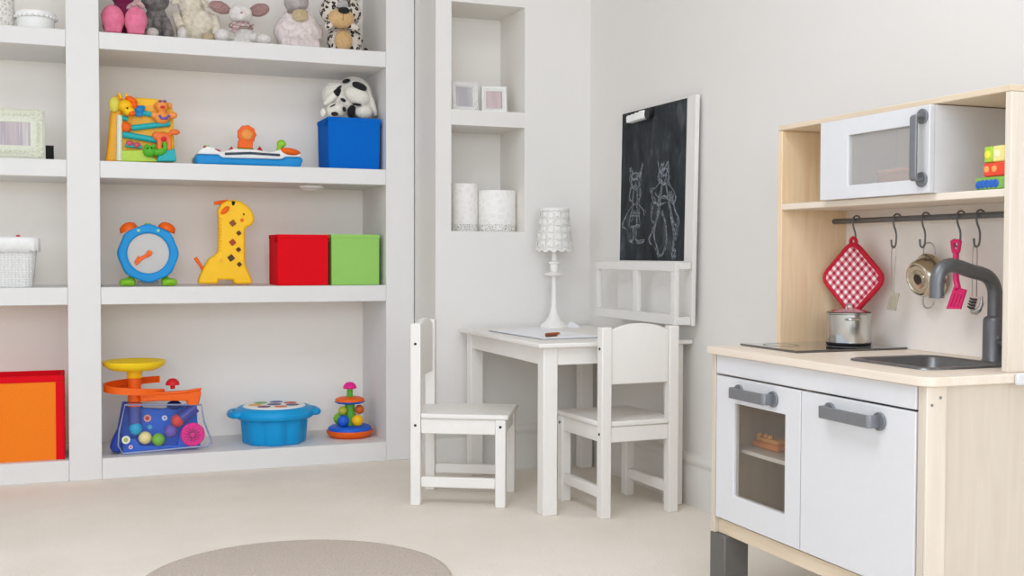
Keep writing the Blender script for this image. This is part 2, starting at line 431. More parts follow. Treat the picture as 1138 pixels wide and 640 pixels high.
def make_chair(label):
    t = thing('child_chair', label, 'chair', group='white childrens chairs')
    w, d, l = .130, .1475, .032      # outer half width, outer half depth, leg thickness
    def P(name, mb, mat=WHITE, par=t, bv=.003): return obj(name, mb, mat, par, bevel=bv)
    for sx in (-1, 1):
        x0, x1 = sorted((sx*w, sx*(w-l)))
        rear = P('leg', MB().box(x0, x1, -d, -d+l, 0, .560)); front = P('leg', MB().box(x0, x1, d-l, d, 0, .268))
        for par, y, z in ((rear, -d+l/2, .497), (rear, -d+l/2, .247), (front, d-l/2, .247)):
            xx = sx*w
            P('screw', MB().cyl((xx-sx*.002, y, z), .0042, .0034, (0, sx*PI/2, 0), 16), SCREW, par, 0)
        x0, x1 = sorted((sx*(w-.006), sx*(w-.026)))
        P('stretcher', MB().box(x0, x1, -d+l+.0005, d-l-.0005, .056, .088))
        P('seat_rail', MB().box(x0, x1, -d+l+.0005, d-l-.0005, .222, .2675), bv=.002)
    P('seat_rail', MB().box(-w+l+.0005, w-l-.0005, d-.026, d-.006, .222, .2675), bv=.002)
    P('seat_rail', MB().box(-w+l+.0005, w-l-.0005, -d+.006, -d+.026, .222, .2675), bv=.002)
    # seat slab with notches round the rear posts
    P('seat', MB().prism([(-w-.002, -d+l+.001), (-w+l+.001, -d+l+.001), (-w+l+.001, -d+.002), (w-l-.001, -d+.002), (w-l-.001, -d+l+.001), (w+.002, -d+l+.001), (w+.002, d+.008), (-w-.002, d+.008)], .2685, .284, 'XY'), bv=.004)
    bw = w-l-.0005; pts = [(-bw, .392), (bw, .392)]
    for k in range(17):
        u = 1-2*k/16; pts.append((bw*u, .5695-.0215*abs(u)**2.3))
    P('backrest', MB().prism(pts, -d+.007, -d+.025, 'XZ'), bv=.003)
    return t
c1 = make_chair('white wooden child chair seen from its side, left of the table')
c1.location = (1.150, 3.357, 0); c1.rotation_euler.z = math.radians(-118.4)
c2 = dup(c1, (1.551, 3.088, 0), math.radians(2.2), 'white wooden child chair seen from behind, pushed in at the table front')

# table lamp in the corner
LW_ = M('lamp_white', '#f0eee9', .45, var=.01)
lp = onZ(613, 361.8, TZ); LX, LY = lp.x-.036, 3.668
lamp = thing('table_lamp', 'white table lamp with cut-out patterned shade on the play table', 'lamp', (LX, LY, TZ))
K = 1.0
obj('lamp_base', MB().lathe([(0, 0), (.050, 0), (.051, .006), (.046, .012), (.034, .022), (.022, .036), (.014, .055), (.0095, .080), (.0085, .12), (.0075, .175), (.0085, .180), (.018, .184), (.037, .188), (.038, .192), (.020, .196), (.012, .200), (.0145, .206), (.0145, .225), (.020, .228), (.021, .234), (.010, .237), (.008, .262), (0, .264)], seg=40), LW_, lamp, angle=35)
def lamp_shade():
    # cut-work shade: rows of rings with a scalloped lower rim
    m = MB(); z0, z1, r0, r1 = .268, .424, .067, .051; seg = 168; rows = 48
    hole = lambda u, z: None
    v, f = [], []
    for j in range(rows+1):
        t = j/rows
        for k in range(seg):
            a = 2*PI*k/seg; sc_ = .009*abs(math.sin(a*7)); z = z0+(z1-z0)*t+(1-t)*(.009-sc_)
            r = r0+(r1-r0)*t; v.append((r*math.cos(a), r*math.sin(a), z))
    def cut(k, j):
        u = k/seg*7; q = j/rows*3.0
        for sx in (0, .5):
            row = math.floor(q*2 - (0 if sx == 0 else 1))
            pass
        du = ((u % 1)-.5); dq = ((q % 1)-.5)
        du2 = (((u+.5) % 1)-.5); dq2 = (((q+.5) % 1)-.5)
        if q < .12 or q > 2.75: return False
        for a, b in ((du, dq), (du2, dq2)):
            r = math.hypot(a*1.0, b*1.0)
            if r < .20 or .27 < r < .33: return True
        return False
    for j in range(rows):
        for k in range(seg):
            if not cut(k, j): f.append((j*seg+k, j*seg+(k+1) % seg, (j+1)*seg+(k+1) % seg, (j+1)*seg+k))
    return m.add(v, f)
shd = obj('lamp_shade', lamp_shade(), LW_, lamp, solid=.0012, angle=60)
obj('shade_lining', MB().lathe([(.062, .274), (.0475, .421)], seg=48), M('shade_lining', '#f3f1ea', .9, var=.02), lamp, solid=.0008)
obj('bulb', MB().lathe([(0, .262), (.008, .264), (.010, .285), (.020, .315), (.022, .33), (.016, .348), (0, .355)], seg=20), M('bulb_glass', '#f4f2ec', .2), lamp)

# paper and crayons
PAPER = M('paper', '#f4f5f8', .7, var=.01, scale=15)
pq = [onZ(*p, TZ+.004) for p in ((543, 367), (602.5, 376.3), (660, 374.6), (605, 364.2))]
pc = sum(pq, Vector())/4
def sheet(name, pts, z0, z1, label, mat=PAPER, group=None, cat='paper'):
    c = sum((Vector((p[0], p[1], 0)) for p in pts), Vector())/len(pts)
    o = obj(name, MB().prism([(p[0]-c.x, p[1]-c.y) for p in pts], z0, z1, 'XY'), mat, smooth=False)
    o.location = (c.x, c.y, TZ); return tag(o, label, cat, group)
d1 = (pq[1]-pq[0]); e1 = (pq[2]-pq[1])
sheet_pts = [(pq[0].x, pq[0].y), (pq[1].x, pq[1].y), (pq[1].x+.20, pq[1].y+.015), (pq[0].x+.20, pq[0].y+.015)]
sheet('grey_slab', sheet_pts, .0004, .0035, 'thin grey slab under the white paper on the table', M('slab_grey', '#a2a4a8', .6), cat='board')  # thin grey slab showing as a dark line along the paper's edge
sheet('drawing_paper', [(x+(.003 if i == 0 else .0005 if i == 1 else .004), y+(-.003 if i in (0, 3) else .001)) for i, (x, y) in enumerate(sheet_pts)], .0037, .0056, 'sheet of white drawing paper on the play table, under the brown crayons')
CR = [M('crayon_rust', '#b5602c', .5), M('crayon_brown', '#7a4326', .5)]
for i, (a, b, lab) in enumerate(((( 603.5, 371.9), (625.5, 370.2), 'rust brown crayon on the white paper, the rear of the two'), ((605, 373.2), (622, 371.9), 'dark brown crayon on the white paper, the front of the two'))):
    p, q = onZ(*a, TZ+.010), onZ(*b, TZ+.010)
    if i == 0: p, q = p, q
    c = (p+q)/2; d = (q-p).normalized(); L = .068 if i == 0 else .055
    t = thing('crayon', lab, 'crayon', (c.x, c.y, TZ+.0058), group='brown crayons on the paper')
    h = d*L/2
    body = obj('crayon_body', MB().tube([-h+Vector((0, 0, .0047)), h*.72+Vector((0, 0, .0047))], .0046, 12), CR[i], t)
    obj('tip', MB().tube([h*.72+Vector((0, 0, .0047)), h+Vector((0, 0, .0047))], [.0042, .0012], 12), M('crayon_tip', '#8a4a26', .5), t)
fp = onZ(637, 363, TZ)
t = obj('folded_card', MB().prism([(-.028, 0), (-.006, .022), (.004, .017), (.030, 0)], -.002, .0, 'XZ', Matrix.Rotation(.2, 4, 'X')).prism([(-.028, 0), (-.006, .022), (.004, .017), (.030, 0)], 0, .001, 'XZ', Matrix.Rotation(-.5, 4, 'X')), PAPER, smooth=False)
t.location = (1.655, 3.645, TZ+.0006); tag(t, 'small folded white card standing on the table right of the lamp', 'card')

# ------------------------------------------------------------------ wall easel above the table
ez = thing('wall_easel', 'white-framed chalkboard easel with a rack of bins, on the wall over the table', 'easel', (1.742, 3.23, .555))
EW = M('easel_white', '#e3e1dc', .5, var=.01)
y0, y1, zt = 2.965, 3.465, 1.2545
def E_(name, mb, mat=EW, bv=.0015, par=ez): return obj(name, mb, mat, par, bevel=bv, off=ez.location)
# frame, slightly tilted back against the wall
LEAN = Matrix.Translation((1.742, 0, .555)) @ Matrix.Rotation(math.radians(.9), 4, 'Y') @ Matrix.Translation((-1.742, 0, -.555))
by0, by1, bz0, bz1 = 3.018, 3.455, .753, 1.2500
fr = E_('easel_frame', MB().box(1.738, 1.752, y0, by0-.0005, .557, zt).box(1.738, 1.752, by1+.0005, y1, .557, zt).box(1.738, 1.752, by0-.0005, by1+.0005, bz1+.0005, zt).box(1.738, 1.752, by0-.0005, by1+.0005, .557, bz0-.0005).xf(LEAN))
def chalkmat():
    m, nt, b = newmat('chalkboard')
    tc = node(nt, 'ShaderNodeTexCoord'); mp = node(nt, 'ShaderNodeMapping'); mp.inputs['Scale'].default_value = (1, 1.6, .7)
    nt.links.new(tc.outputs['Object'], mp.inputs[0])
    n1 = node(nt, 'ShaderNodeTexNoise', Scale=9.0, Detail=7.0, Roughness=.65, Distortion=.6); nt.links.new(mp.outputs[0], n1.inputs['Vector'])
    r = ramp(nt, n1.outputs[0], [(.36, '#25282a'), (.56, '#383c3f'), (.74, '#595e62')])
    nt.links.new(r.outputs[0], b.inputs['Base Color']); b.inputs['Roughness'].default_value = .9; b.inputs['Specular IOR Level'].default_value = .2; return m
E_('chalkboard', MB().box(1.7400, 1.750, by0, by1, bz0, bz1).xf(LEAN), chalkmat(), 0)
random.seed(11)
def chalk(strokes, weight):
    m = MB()
    for st in strokes:
        for rep in range(3):
            pts = []
            for u, v in st:
                u += random.uniform(-.015, .015)*rep; v += random.uniform(-.009, .009)*rep
                pts.append((1.7394, by1-(by1-by0)*u, bz1-(bz1-bz0)*v))
            ps = arc3(pts, 5) if len(pts) > 2 else pts
            m.tube(ps, weight, 5)
    for v in m.bm.verts: v.co.x = 1.7396+(v.co.x-1.7394)*.2
    return m.xf(LEAN)
CH = M('chalk', '#747b81', 1.0, var=.7, scale=130)
def ell(cx, cy, rx, ry, n=12): return [(cx+rx*math.cos(2*PI*k/n), cy+ry*math.sin(2*PI*k/n)) for k in range(n+1)]
figA = [ell(.24, .47, .07, .055), [(.17, .44), (.14, .38), (.21, .42)], [(.30, .43), (.36, .36), (.31, .46)], [(.15, .43), (.24, .455), (.34, .42)],
        [(.18, .5), (.15, .57), (.18, .60)], [(.31, .5), (.34, .56), (.30, .60)], [(.21, .53), (.2, .60), (.22, .63)], [(.27, .53), (.28, .60), (.26, .63)],
        [(.21, .62), (.12, .68), (.05, .76), (.09, .78)], [(.27, .62), (.36, .66), (.40, .70)], [(.21, .63), (.15, .76), (.2, .77), (.27, .765), (.33, .76), (.28, .63)],
        [(.22, .66), (.19, .74)], [(.26, .66), (.28, .745)], [(.17, .70), (.31, .70)], [(.22, .77), (.215, .86), (.16, .87), (.22, .885)], [(.27, .77), (.275, .86), (.35, .865), (.40, .87), (.36, .885), (.27, .88)],
        [(.21, .455), (.22, .46)], [(.26, .455), (.27, .46)], [(.21, .495), (.24, .505), (.27, .495)]]
figB = [[(.6, .36), (.61, .42), (.66, .38), (.68, .43), (.74, .37), (.75, .42)], ell(.68, .46, .07, .05), [(.62, .43), (.68, .46), (.75, .42)], [(.62, .50), (.56, .53), (.5, .55), (.53, .62), (.6, .62), (.63, .56)],
        [(.74, .49), (.80, .54), (.86, .60), (.82, .64), (.76, .58)], [(.65, .51), (.62, .66), (.55, .78), (.47, .86), (.52, .90)], [(.72, .51), (.78, .66), (.82, .74), (.88, .80), (.86, .88)],
        [(.62, .68), (.56, .82), (.60, .92), (.67, .97), (.74, .90), (.72, .78), (.66, .68)], [(.78, .70), (.84, .84), (.82, .96), (.87, .97)], [(.80, .56), (.86, .68), (.92, .74), (.9, .80)],
        [(.56, .56), (.62, .60), (.70, .585), (.78, .62)], [(.55, .59), (.6, .64), (.7, .63)], [(.83, .94), (.87, .93), (.84, .99)], [(.63, .45), (.67, .47)], [(.70, .45), (.73, .46)], [(.64, .485), (.69, .5), (.72, .48)],
        [(.52, .64), (.5, .72), (.54, .76)], [(.58, .92), (.62, .975)]]
E_('chalk_drawing', chalk(figA, .0013), CH, 0, bpy.data.objects['chalkboard'])
E_('chalk_drawing', chalk(figB, .0015), CH, 0, bpy.data.objects['chalkboard'])
# bin rack standing off the board
rx, rb, ry0, ry1, rz0, rz1 = 1.682, 1.7365, 2.966, 3.520, .560, .750
m = MB(); q = .014
m.box(rx, rx+q, ry0, ry1, rz1-.028, rz1); m.box(rx, rx+q, ry0, ry1, rz0, rz0+.030)
for ya, yb in ((ry0, ry0+.027), (3.208, 3.238), (ry1-.020, ry1)): m.box(rx, rx+q, ya, yb, rz0+.030, rz1-.028)
E_('rack_front', m)
for yy in (ry0, ry1-.012):
    for a, b in ((rz1-.022, rz1-.002), (rz0, rz0+.024)): E_('rack_rail', MB().box(rx+q+.0004, rb, yy, yy+.012, a, b))
E_('rack_floor', MB().box(rx+q+.0004, rb, ry0+.0125, ry1-.0125, rz0+.002, rz0+.010))
# eraser clipped at the board's upper left
p0, p1 = onX(697, 137, 1.73), onX(716, 123, 1.73)
er = thing('chalkboard_clip', 'white clip with a black end at the top left of the chalkboard', 'clip', (1.734, (p0.y+p1.y)/2, p0.z))
er.location.x = 1.7385
hw = (p0.y-p1.y)/2; hh = p1.z-p0.z
pts = [(-hw, .004), (hw, .0), (hw*1.02, hh*.8), (hw*.8, hh*.92), (hw*.7, hh*.78), (hw*.4, hh*.95), (hw*.1, hh*.88), (0, hh*1.02), (-hw*.4, hh*.98), (-hw*.5, hh*1.1), (-hw*.98, hh*1.08)]
obj('clip_plate', MB().prism(pts, -.013, .012, 'YZ'), M('clip_white', '#f3f3f1', .6), er, bevel=.003)
obj('clip_end', MB().cyl((-.008, -hw-.016, hh*.62), .018, .016, (0, PI/2, 0)), BLACK, er, bevel=.002)
# ------------------------------------------------------------------ toy kitchen
def rrect(cx, cy, w, d, r, n=5):
    pts = []
    for sx, sy, a in ((1, 1, 0), (-1, 1, PI/2), (-1, -1, PI), (1, -1, 1.5*PI)):
        ox, oy = cx+sx*(w/2-r), cy+sy*(d/2-r)
        for k in range(n): pts.append((ox+r*math.cos(a+PI/2*k/(n-1)), oy+r*math.sin(a+PI/2*k/(n-1))))
    return pts
def loft(m, outs, cap0=True, cap1=True):
    n = len(outs[0][0]); v = [(x, y, z) for pts, z in outs for x, y in pts]; f = []
    for i in range(len(outs)-1):
        for k in range(n): f.append((i*n+k, i*n+(k+1) % n, (i+1)*n+(k+1) % n, (i+1)*n+k))
    if cap0: f.append(tuple(range(n))[::-1])
    if cap1: f.append(tuple(range((len(outs)-1)*n, len(outs)*n)))
    return m.add(v, f)

XF, XB = 1.333, 1.700
KY0, KY1 = 1.507, 2.184
CZ0, CZ1 = .551, .567
kt = thing('play_kitchen', 'birch and white toy kitchen with oven, sink, hob and overhead microwave shelf', 'toy kitchen', (1.5, (KY0+KY1)/2, 0))
def kp(name, mb, mat, par=kt, bv=.0015, **k): return obj(name, mb, mat, par, bevel=bv, off=kt.location, **k)
# lower carcass
for a, b in ((KY0, KY0+.016), (KY1-.016, KY1)):
    kp('side_panel', MB().box(XF+.002, XB, a, b, .150, CZ0-.0004), PALE)
kp('front_stile', MB().box(XF+.002, XF+.044, KY0-.006, KY0-.0004, .150, CZ0-.0004), STILE)
for x, z in ((XF+.012, .519), (XF+.030, .531)):
    kp('screw', MB().cyl((x, KY0-.0055, z), .0028, .0012, (PI/2, 0, 0), 12), M('screw_grey', '#8b8d90', .4, .6), bv=0)
kp('bottom_panel', MB().box(XF+.012, XB-.006, KY0+.0164, KY1-.0164, .150, .182), EDGE)
kp('divider', MB().box(XF+.016, XB-.012, 1.842, 1.857, .1824, CZ0-.0004), BIRCH)
kp('rear_panel', MB().box(XB-.0055, XB, KY0+.0164, KY1-.0164, .150, CZ0-.0004), BACKP, bv=0)
kp('oven_shelf', MB().box(XF+.030, XB-.012, 1.8574, KY1-.0164, .337, .346), KWHITE)
kp('top_panel', MB().box(XF, XF+.014, 1.526, 2.162, .5085, .5495), KWHITE)
LEGM = M('leg_grey', '#6b6864', .5, .25)
for x in (XF+.002, XB-.066):
    for y in (KY0-.004, KY1-.058):
        kp('leg', MB().box(x, x+.062, y, y+.062, 0, .1496), LEGM, bv=.003)
# doors
dz0, dz1 = .188, .5045
dA = kp('door', MB().box(XF, XF+.014, 1.526, 1.8485, dz0, dz1), KWHITE)
dB = MB(); wy0, wy1, wz0, wz1 = 1.902, 2.089, .248, .450
dB.ring([(1.8515, dz0), (2.162, dz0), (2.162, dz1), (1.8515, dz1)], [(wy0, wz0), (wy1, wz0), (wy1, wz1), (wy0, wz1)], XF, XF+.014, 'YZ')
dB = kp('door', dB, KWHITE); lbl(dB, 'white oven door with a window')
kp('window_pane', MB().box(XF+.006, XF+.008, wy0+.0004, wy1-.0004, wz0+.0004, wz1-.0004), glass('acrylic', '#f4f1ec', .05), dB, 0)
def bar_handle(par, ya, yb, z):
    h = kp('handle', MB().prism([(XF-.0002, ya), (XF-.024, ya), (XF-.029, ya+.005), (XF-.029, yb-.005), (XF-.024, yb), (XF-.0002, yb), (XF-.0002, yb-.007), (XF-.022, yb-.007), (XF-.022, ya+.007), (XF-.0002, ya+.007)], z-.0115, z+.0115, 'XY'), HGREY, par, .002)
    for y in (ya+.0035, yb-.0035):
        kp('handle_flange', MB().cyl((XF-.0004, y, z), .0165, .0048, (0, -PI/2, 0), 28), HGREY, par, .001)
bar_handle(dB, 1.938, 2.072, .4765)
bar_handle(dA, 1.612, 1.760, .4765)
# worktop with a hole for the sink
sx0, sx1, sy0, sy1 = 1.405, 1.620, 1.583, 1.812
hx0, hx1, hy0, hy1 = sx0+.014, sx1-.014, sy0+.014, sy1-.014
hcx, hcy = (hx0+hx1)/2, (hy0+hy1)/2
OX0, OX1, OY0, OY1 = XF-.011, XB, 1.489, 2.189
outer = []
rc = .026
for sx, sy, a in ((1, 1, 0), (-1, 1, PI/2), (-1, -1, PI), (1, -1, 1.5*PI)):
    r = rc if sx < 0 else .001
    ox = (OX1-r) if sx > 0 else (OX0+r); oy = (OY1-r) if sy > 0 else (OY0+r)
    if sx < 0 and sy > 0: r = .006; ox = OX0+r; oy = OY1-r
    for k in range(6): outer.append((ox+r*math.cos(a+PI/2*k/5), oy+r*math.sin(a+PI/2*k/5)))
inner = rrect(hcx, hcy, hx1-hx0, hy1-hy0, .03, 6)
ct = kp('worktop', MB().ring(outer, inner, CZ0, CZ1, 'XY'), BIRCHY, bv=.002)
# sink
sk = MB(); w_, d_ = sx1-sx0, sy1-sy0; scx, scy = (sx0+sx1)/2, (sy0+sy1)/2
R_ = lambda k, r: rrect(scx, scy, w_-2*k, d_-2*k, r, 7)
loft(sk, [(R_(.0, .030), CZ1+.0003), (R_(.001, .030), CZ1+.0035), (R_(.004, .028), CZ1+.0045), (R_(.013, .026), CZ1+.0040), (R_(.017, .028), CZ1+.0005), (R_(.022, .030), CZ1-.036), (R_(.034, .030), CZ1-.046), (R_(.075, .02), CZ1-.048)], cap0=False)
kp('sink', sk, M('sink_grey', '#7a7b7c', .3, .75), bv=0, angle=50)
kp('drain', MB().lathe([(0, CZ1-.0478), (.012, CZ1-.0478), (.013, CZ1-.0455), (.008, CZ1-.0462), (0, CZ1-.0462)], (scx, scy, 0), 20), DGREY, bv=0)
# hob
hob = kp('hob', MB().box(1.402, 1.690, 1.962, 2.176, CZ1+.0004, CZ1+.0050), M('hob_glass', '#4a4744', .08, 0, coat=1.0), bv=.0015)
for cx, cy, r in ((1.462, 2.105, .040), (1.594, 2.040, .052)):
    kp('burner_ring', MB().ring(circ((cx, cy), r, 40), circ((cx, cy), r-.004, 40), CZ1+.0051, CZ1+.0055, 'XY'), M('burner_grey', '#8a8784', .3), hob, 0)
# tap
fx, fy = 1.643, 1.668
fc = kp('tap', MB().lathe([(0, CZ1+.0004), (.0235, CZ1+.0004), (.0235, CZ1+.004), (.0215, CZ1+.006), (.0212, .648), (.0190, .653), (.0135, .656), (0, .656)], (fx, fy, 0), 36), DGREY, bv=0, angle=50)
e = onY(1041, 331, fy)
ex = e.x
pts = arc3([(fx, fy, .655), (fx, fy, .695), (fx-.004, fy, .713), (fx-.014, fy, .727), (fx-.030, fy, .7355), (fx-.060, fy, .742), (ex+.045, fy, .7515), (ex+.026, fy, .7525), (ex+.009, fy, .7440), (ex+.001, fy, .727), (ex, fy, .705), (ex, fy, e.z)], 5)
kp('spout', MB().tube(pts, .0135, 20), DGREY, fc, 0, angle=60)
kp('lever', MB().lathe([(0, 0), (.011, 0), (.0115, .010), (.015, .014), (.015, .024), (.012, .030), (0, .032)], (fx, fy-.019, .606), 24, (PI/2, 0, 0)), DGREY, fc, .001)
kp('lever_arm', MB().tube([(fx, fy-.045, .607), (fx-.02, fy-.047, .613), (fx-.040, fy-.048, .619)], [.0055, .0045, .004], 12), DGREY, fc, 0)
# upper frame
UX = 1.514; UL, UR = 2.197, 1.506; UT = 1.068
for a, b, mt in ((UR, UR+.0145, STILE), (UL-.0145, UL, BIRCH)):  # right panel paler: strong light on the birch put into its colour
    kp('upper_side_panel', MB().box(UX, XB, a, b, CZ1+.0004, 1.0560), mt)
kp('top_board', MB().box(UX-.001, XB, UR, UL, 1.0564, UT), EDGE)
kp('upper_shelf', MB().box(UX+.001, XB-.006, UR+.0149, UL-.0149, .8745, .8885), BIRCHY)
kp('splash_panel', MB().box(XB-.0055, XB-.0005, UR+.0149, UL-.0149, CZ1+.0004, 1.0560), BACKP, bv=0)
kp('corner_bracket', MB().box(UX-.003, XB-.004, 1.4790, 1.4884, .548, .5685), KWHITE, bv=.003)
kp('screw', MB().cyl((1.548, UR+.0002, .905), .0035, .0012, (PI/2, 0, 0), 12), M('screw_grey', '#8b8d90'), bv=0)
rail = kp('utensil_rail', MB().cyl((1.660, UR+.0150, .850), .0062, UL-UR-.030, (-PI/2, 0, 0), 20), DGREY, bv=0)
# microwave
my0, my1, mz0, mz1, mx = 1.687, 2.019, .8890, 1.0545, 1.510
mw = kp('microwave', MB().box(mx, XB-.007, my0, my0+.008, mz0, mz1).box(mx, XB-.007, my1-.008, my1, mz0, mz1).box(mx, XB-.007, my0+.008, my1-.008, mz0, mz0+.007).box(mx, XB-.007, my0+.008, my1-.008, mz1-.007, mz1), KWHITE, bv=0, smooth=False)
a, b = onX(943, 202, 1.50), onX(1013, 142, 1.50)
mwy1, mwy0, mwz0, mwz1 = a.y, b.y-.012, .916, 1.020
md = kp('microwave_door', MB().ring([(my0, mz0), (my1, mz0), (my1, mz1), (my0, mz1)], [(mwy0, mwz0), (mwy1, mwz0), (mwy1, mwz1), (mwy0, mwz1)], mx-.0125, mx-.0004, 'YZ'), KWHITE, mw)
kp('window_pane', MB().box(mx-.007, mx-.005, mwy0+.0004, mwy1-.0004, mwz0+.0004, mwz1-.0004), glass('acrylic_milky', '#f8f6f3', .24, .4), md, 0)  # milky haze mixed into the pane brightens the dark microwave interior
hy = onX(1026, 130, mx-.0125).y; hx = mx-.0125
za, zb = .9115, 1.0365
mh = kp('handle', MB().prism([(hx-.0002, za), (hx-.020, za), (hx-.025, za+.005), (hx-.025, zb-.005), (hx-.020, zb), (hx-.0002, zb), (hx-.0002, zb-.006), (hx-.019, zb-.006), (hx-.019, za+.006), (hx-.0002, za+.006)], hy-.009, hy+.009, 'XZ'), HGREY, md, .002)
for z in (za+.003, zb-.003): kp('handle_flange', MB().cyl((hx-.0004, hy, z), .0145, .0045, (0, -PI/2, 0), 28), HGREY, md, .001)

# things inside microwave and oven
a, b = onX(976, 196, 1.56), onX(1016, 196, 1.56)
bh = onX(990, 187.5, 1.56).z-mz0-.0074
bxm = thing('wooden_box', 'small brown wooden toy box behind the microwave window', 'box', (1.585, (a.y+b.y)/2-.006, mz0+.0074))
WB = wood('box_brown', '#93481f', '#b8683c', 'Y')
w2 = (a.y-b.y)/2+.008
obj('box_body', MB().box(-.025, .025, -w2, w2, 0, bh-.0075), WB, bxm, bevel=.002)
obj('lid', MB().box(-.027, .027, -w2-.001, w2+.001, bh-.0072, bh), wood('box_lid', '#c98058', '#e0a27e', 'Y'), bxm, bevel=.002)
a, b = onX(839, 502, 1.42), onX(872, 508, 1.42)
ot = thing('toy_food', 'orange toy food block on the white shelf inside the oven', 'toy food', (1.43, (a.y+b.y)/2, .3464))
OR = M('food_orange', '#ff9a1f', .5)
w2 = .048
obj('food_block', MB().box(-.024, .024, -w2, w2, 0, .014), OR, ot, bevel=.004)
obj('food_topping', MB().box(-.020, .020, -w2+.006, w2-.01, .0143, .024).sph((-.014, w2-.014, .026), .006).sph((-.010, w2-.034, .026), .006).sph((-.012, w2-.055, .026), .006), M('food_amber', '#f7b04a', .5), ot, bevel=.003)

# building blocks at the right end of the upper shelf
def block(y0, y1, z0, z1, col, lab, x0=1.519, x1=1.562, motif=None, mcol=None):
    c = Vector((.5*(x0+x1), .5*(y0+y1), z0))
    t = thing('toy_block', lab, 'toy block', c, 0, 'wooden toy blocks on the kitchen shelf')
    obj('block_body', MB().box(x0-c.x, x1-c.x, y0-c.y, y1-c.y, 0, z1-z0), M('blk_'+col, col, .45), t, bevel=.003)
    if motif:
        m = MB()
        for (py, pz, r) in motif: m.sph((x0-c.x, py-c.y, pz-z0), (.0016, r, r), seg=14, rings=8)
        obj('block_motif', m, M('mot_'+mcol, mcol, .45), t)
    return t
zb_ = .8890
block(1.523, 1.594, zb_, zb_+.0225, '#7fae4a', 'green toy block with blue waves, lowest of the stack on the kitchen shelf', motif=[(1.585, zb_+.009, .0075), (1.575, zb_+.010, .0075), (1.565, zb_+.010, .0075), (1.555, zb_+.010, .0075), (1.545, zb_+.010, .0075)], mcol='#1f5fb8')
block(1.523, 1.575, zb_+.0229, zb_+.0475, '#e8482c', 'red toy block in the middle of the stack on the kitchen shelf', motif=[(1.567, zb_+.036, .006), (1.549, zb_+.036, .006)], mcol='#f3a35a')
block(1.5545, 1.574, zb_+.0479, zb_+.0765, '#a9cc3a', 'lime green toy block on top of the stack, beside the pale yellow one', motif=[(1.565, zb_+.062, .007)], mcol='#f2e23c')
block(1.523, 1.554, zb_+.0479, zb_+.0765, '#eee08a', 'pale yellow toy block on top of the stack, beside the lime one', motif=[(1.543, zb_+.062, .007)], mcol='#f4efc0')

# hooks on the rail
def make_hook(lab):
    t = thing('s_hook', lab, 'hook', (1.660, 0, .850), 0, 'metal hooks on the kitchen rail')
    p = [(.0105, 0, -.006), (.0102, 0, .004), (.0055, 0, .0095), (0, 0, .0108), (-.006, 0, .009), (-.0100, 0, .003), (-.0105, -.0005, -.006), (-.0105, -.003, -.016), (-.0105, -.008, -.026), (-.0105, -.0105, -.036), (-.0105, -.010, -.050), (-.0105, -.0075, -.058), (-.0105, -.002, -.0615), (-.0105, .0035, -.058), (-.0105, .005, -.048)]
    obj('hook_wire', MB().tube(arc3(p, 4), .0020, 8), DGREY, t)
    obj('hook_tip', MB().sph((-.0105, .005, -.047), .0026, seg=12, rings=8), DGREY, t); return t
HY = [onX(x, y, 1.66).y for x, y in ((952, 245), (997, 244), (1029, 242), (1068, 240.5), (1089.5, 239.5))]
hk = make_hook('dark metal S-hook holding the red checked pot holder'); hk.location.y = HY[0]
for y, l in zip(HY[1:], ('dark metal S-hook holding the metal slotted turner', 'dark metal S-hook holding the shiny toy pan', 'dark metal S-hook holding the pink turner', 'dark metal S-hook holding the metal pasta server')):
    dup(hk, (1.660, y, .850), None, l)
HX, HZ = 1.6495, .7885
# pot holder
c = onX(950.5, 309, HX)
ph = thing('pot_holder', 'red and white checked pot holder hanging on the first hook', 'pot holder', (HX-.0065, c.y, c.z), math.radians(16))
hd = .0965*.5*1.35
def diamond(s, r=.42, n=5):
    pts = []
    base = [(0, 1), (-1, .0), (0, -1), (1, .0)]
    s_y, s_z = s, s
    P_ = [Vector((a*s_y, b*s_z)) for a, b in base]
    for i in range(4):
        p, q0, q1 = P_[i], P_[i-1], P_[(i+1) % 4]
        a = p+(q0-p)*r*.5; b = p+(q1-p)*r*.5
        for k in range(n):
            t = k/(n-1); v = (1-t)**2*a+2*t*(1-t)*p+t*t*b; pts.append((v.x, v.y))
    return pts
D2 = diamond(.080)
GING = gingham('gingham_red', '#b01838', '#d9808c', '#f4eae8', .0150)
obj('quilted_cloth', MB().prism(D2, -.0045, .0045, 'YZ'), GING, ph, bevel=.003)
obj('binding', MB().tube([(0, y, z) for y, z in diamond(.084)], .0062, 10, True), M('binding_red', '#c4122e', .8, bmp=.3, scale=300), ph)
lz = .070
obj('hanging_loop', MB().tube(arc3([(0, -.004, lz-.004), (0, -.0075, lz+.009), (0, -.006, lz+.017), (0, .0, lz+.021), (0, .006, lz+.017), (0, .0065, lz+.009), (0, .003, lz-.004)], 4), .0042, 8), M('binding_red', '#c4122e'), ph)
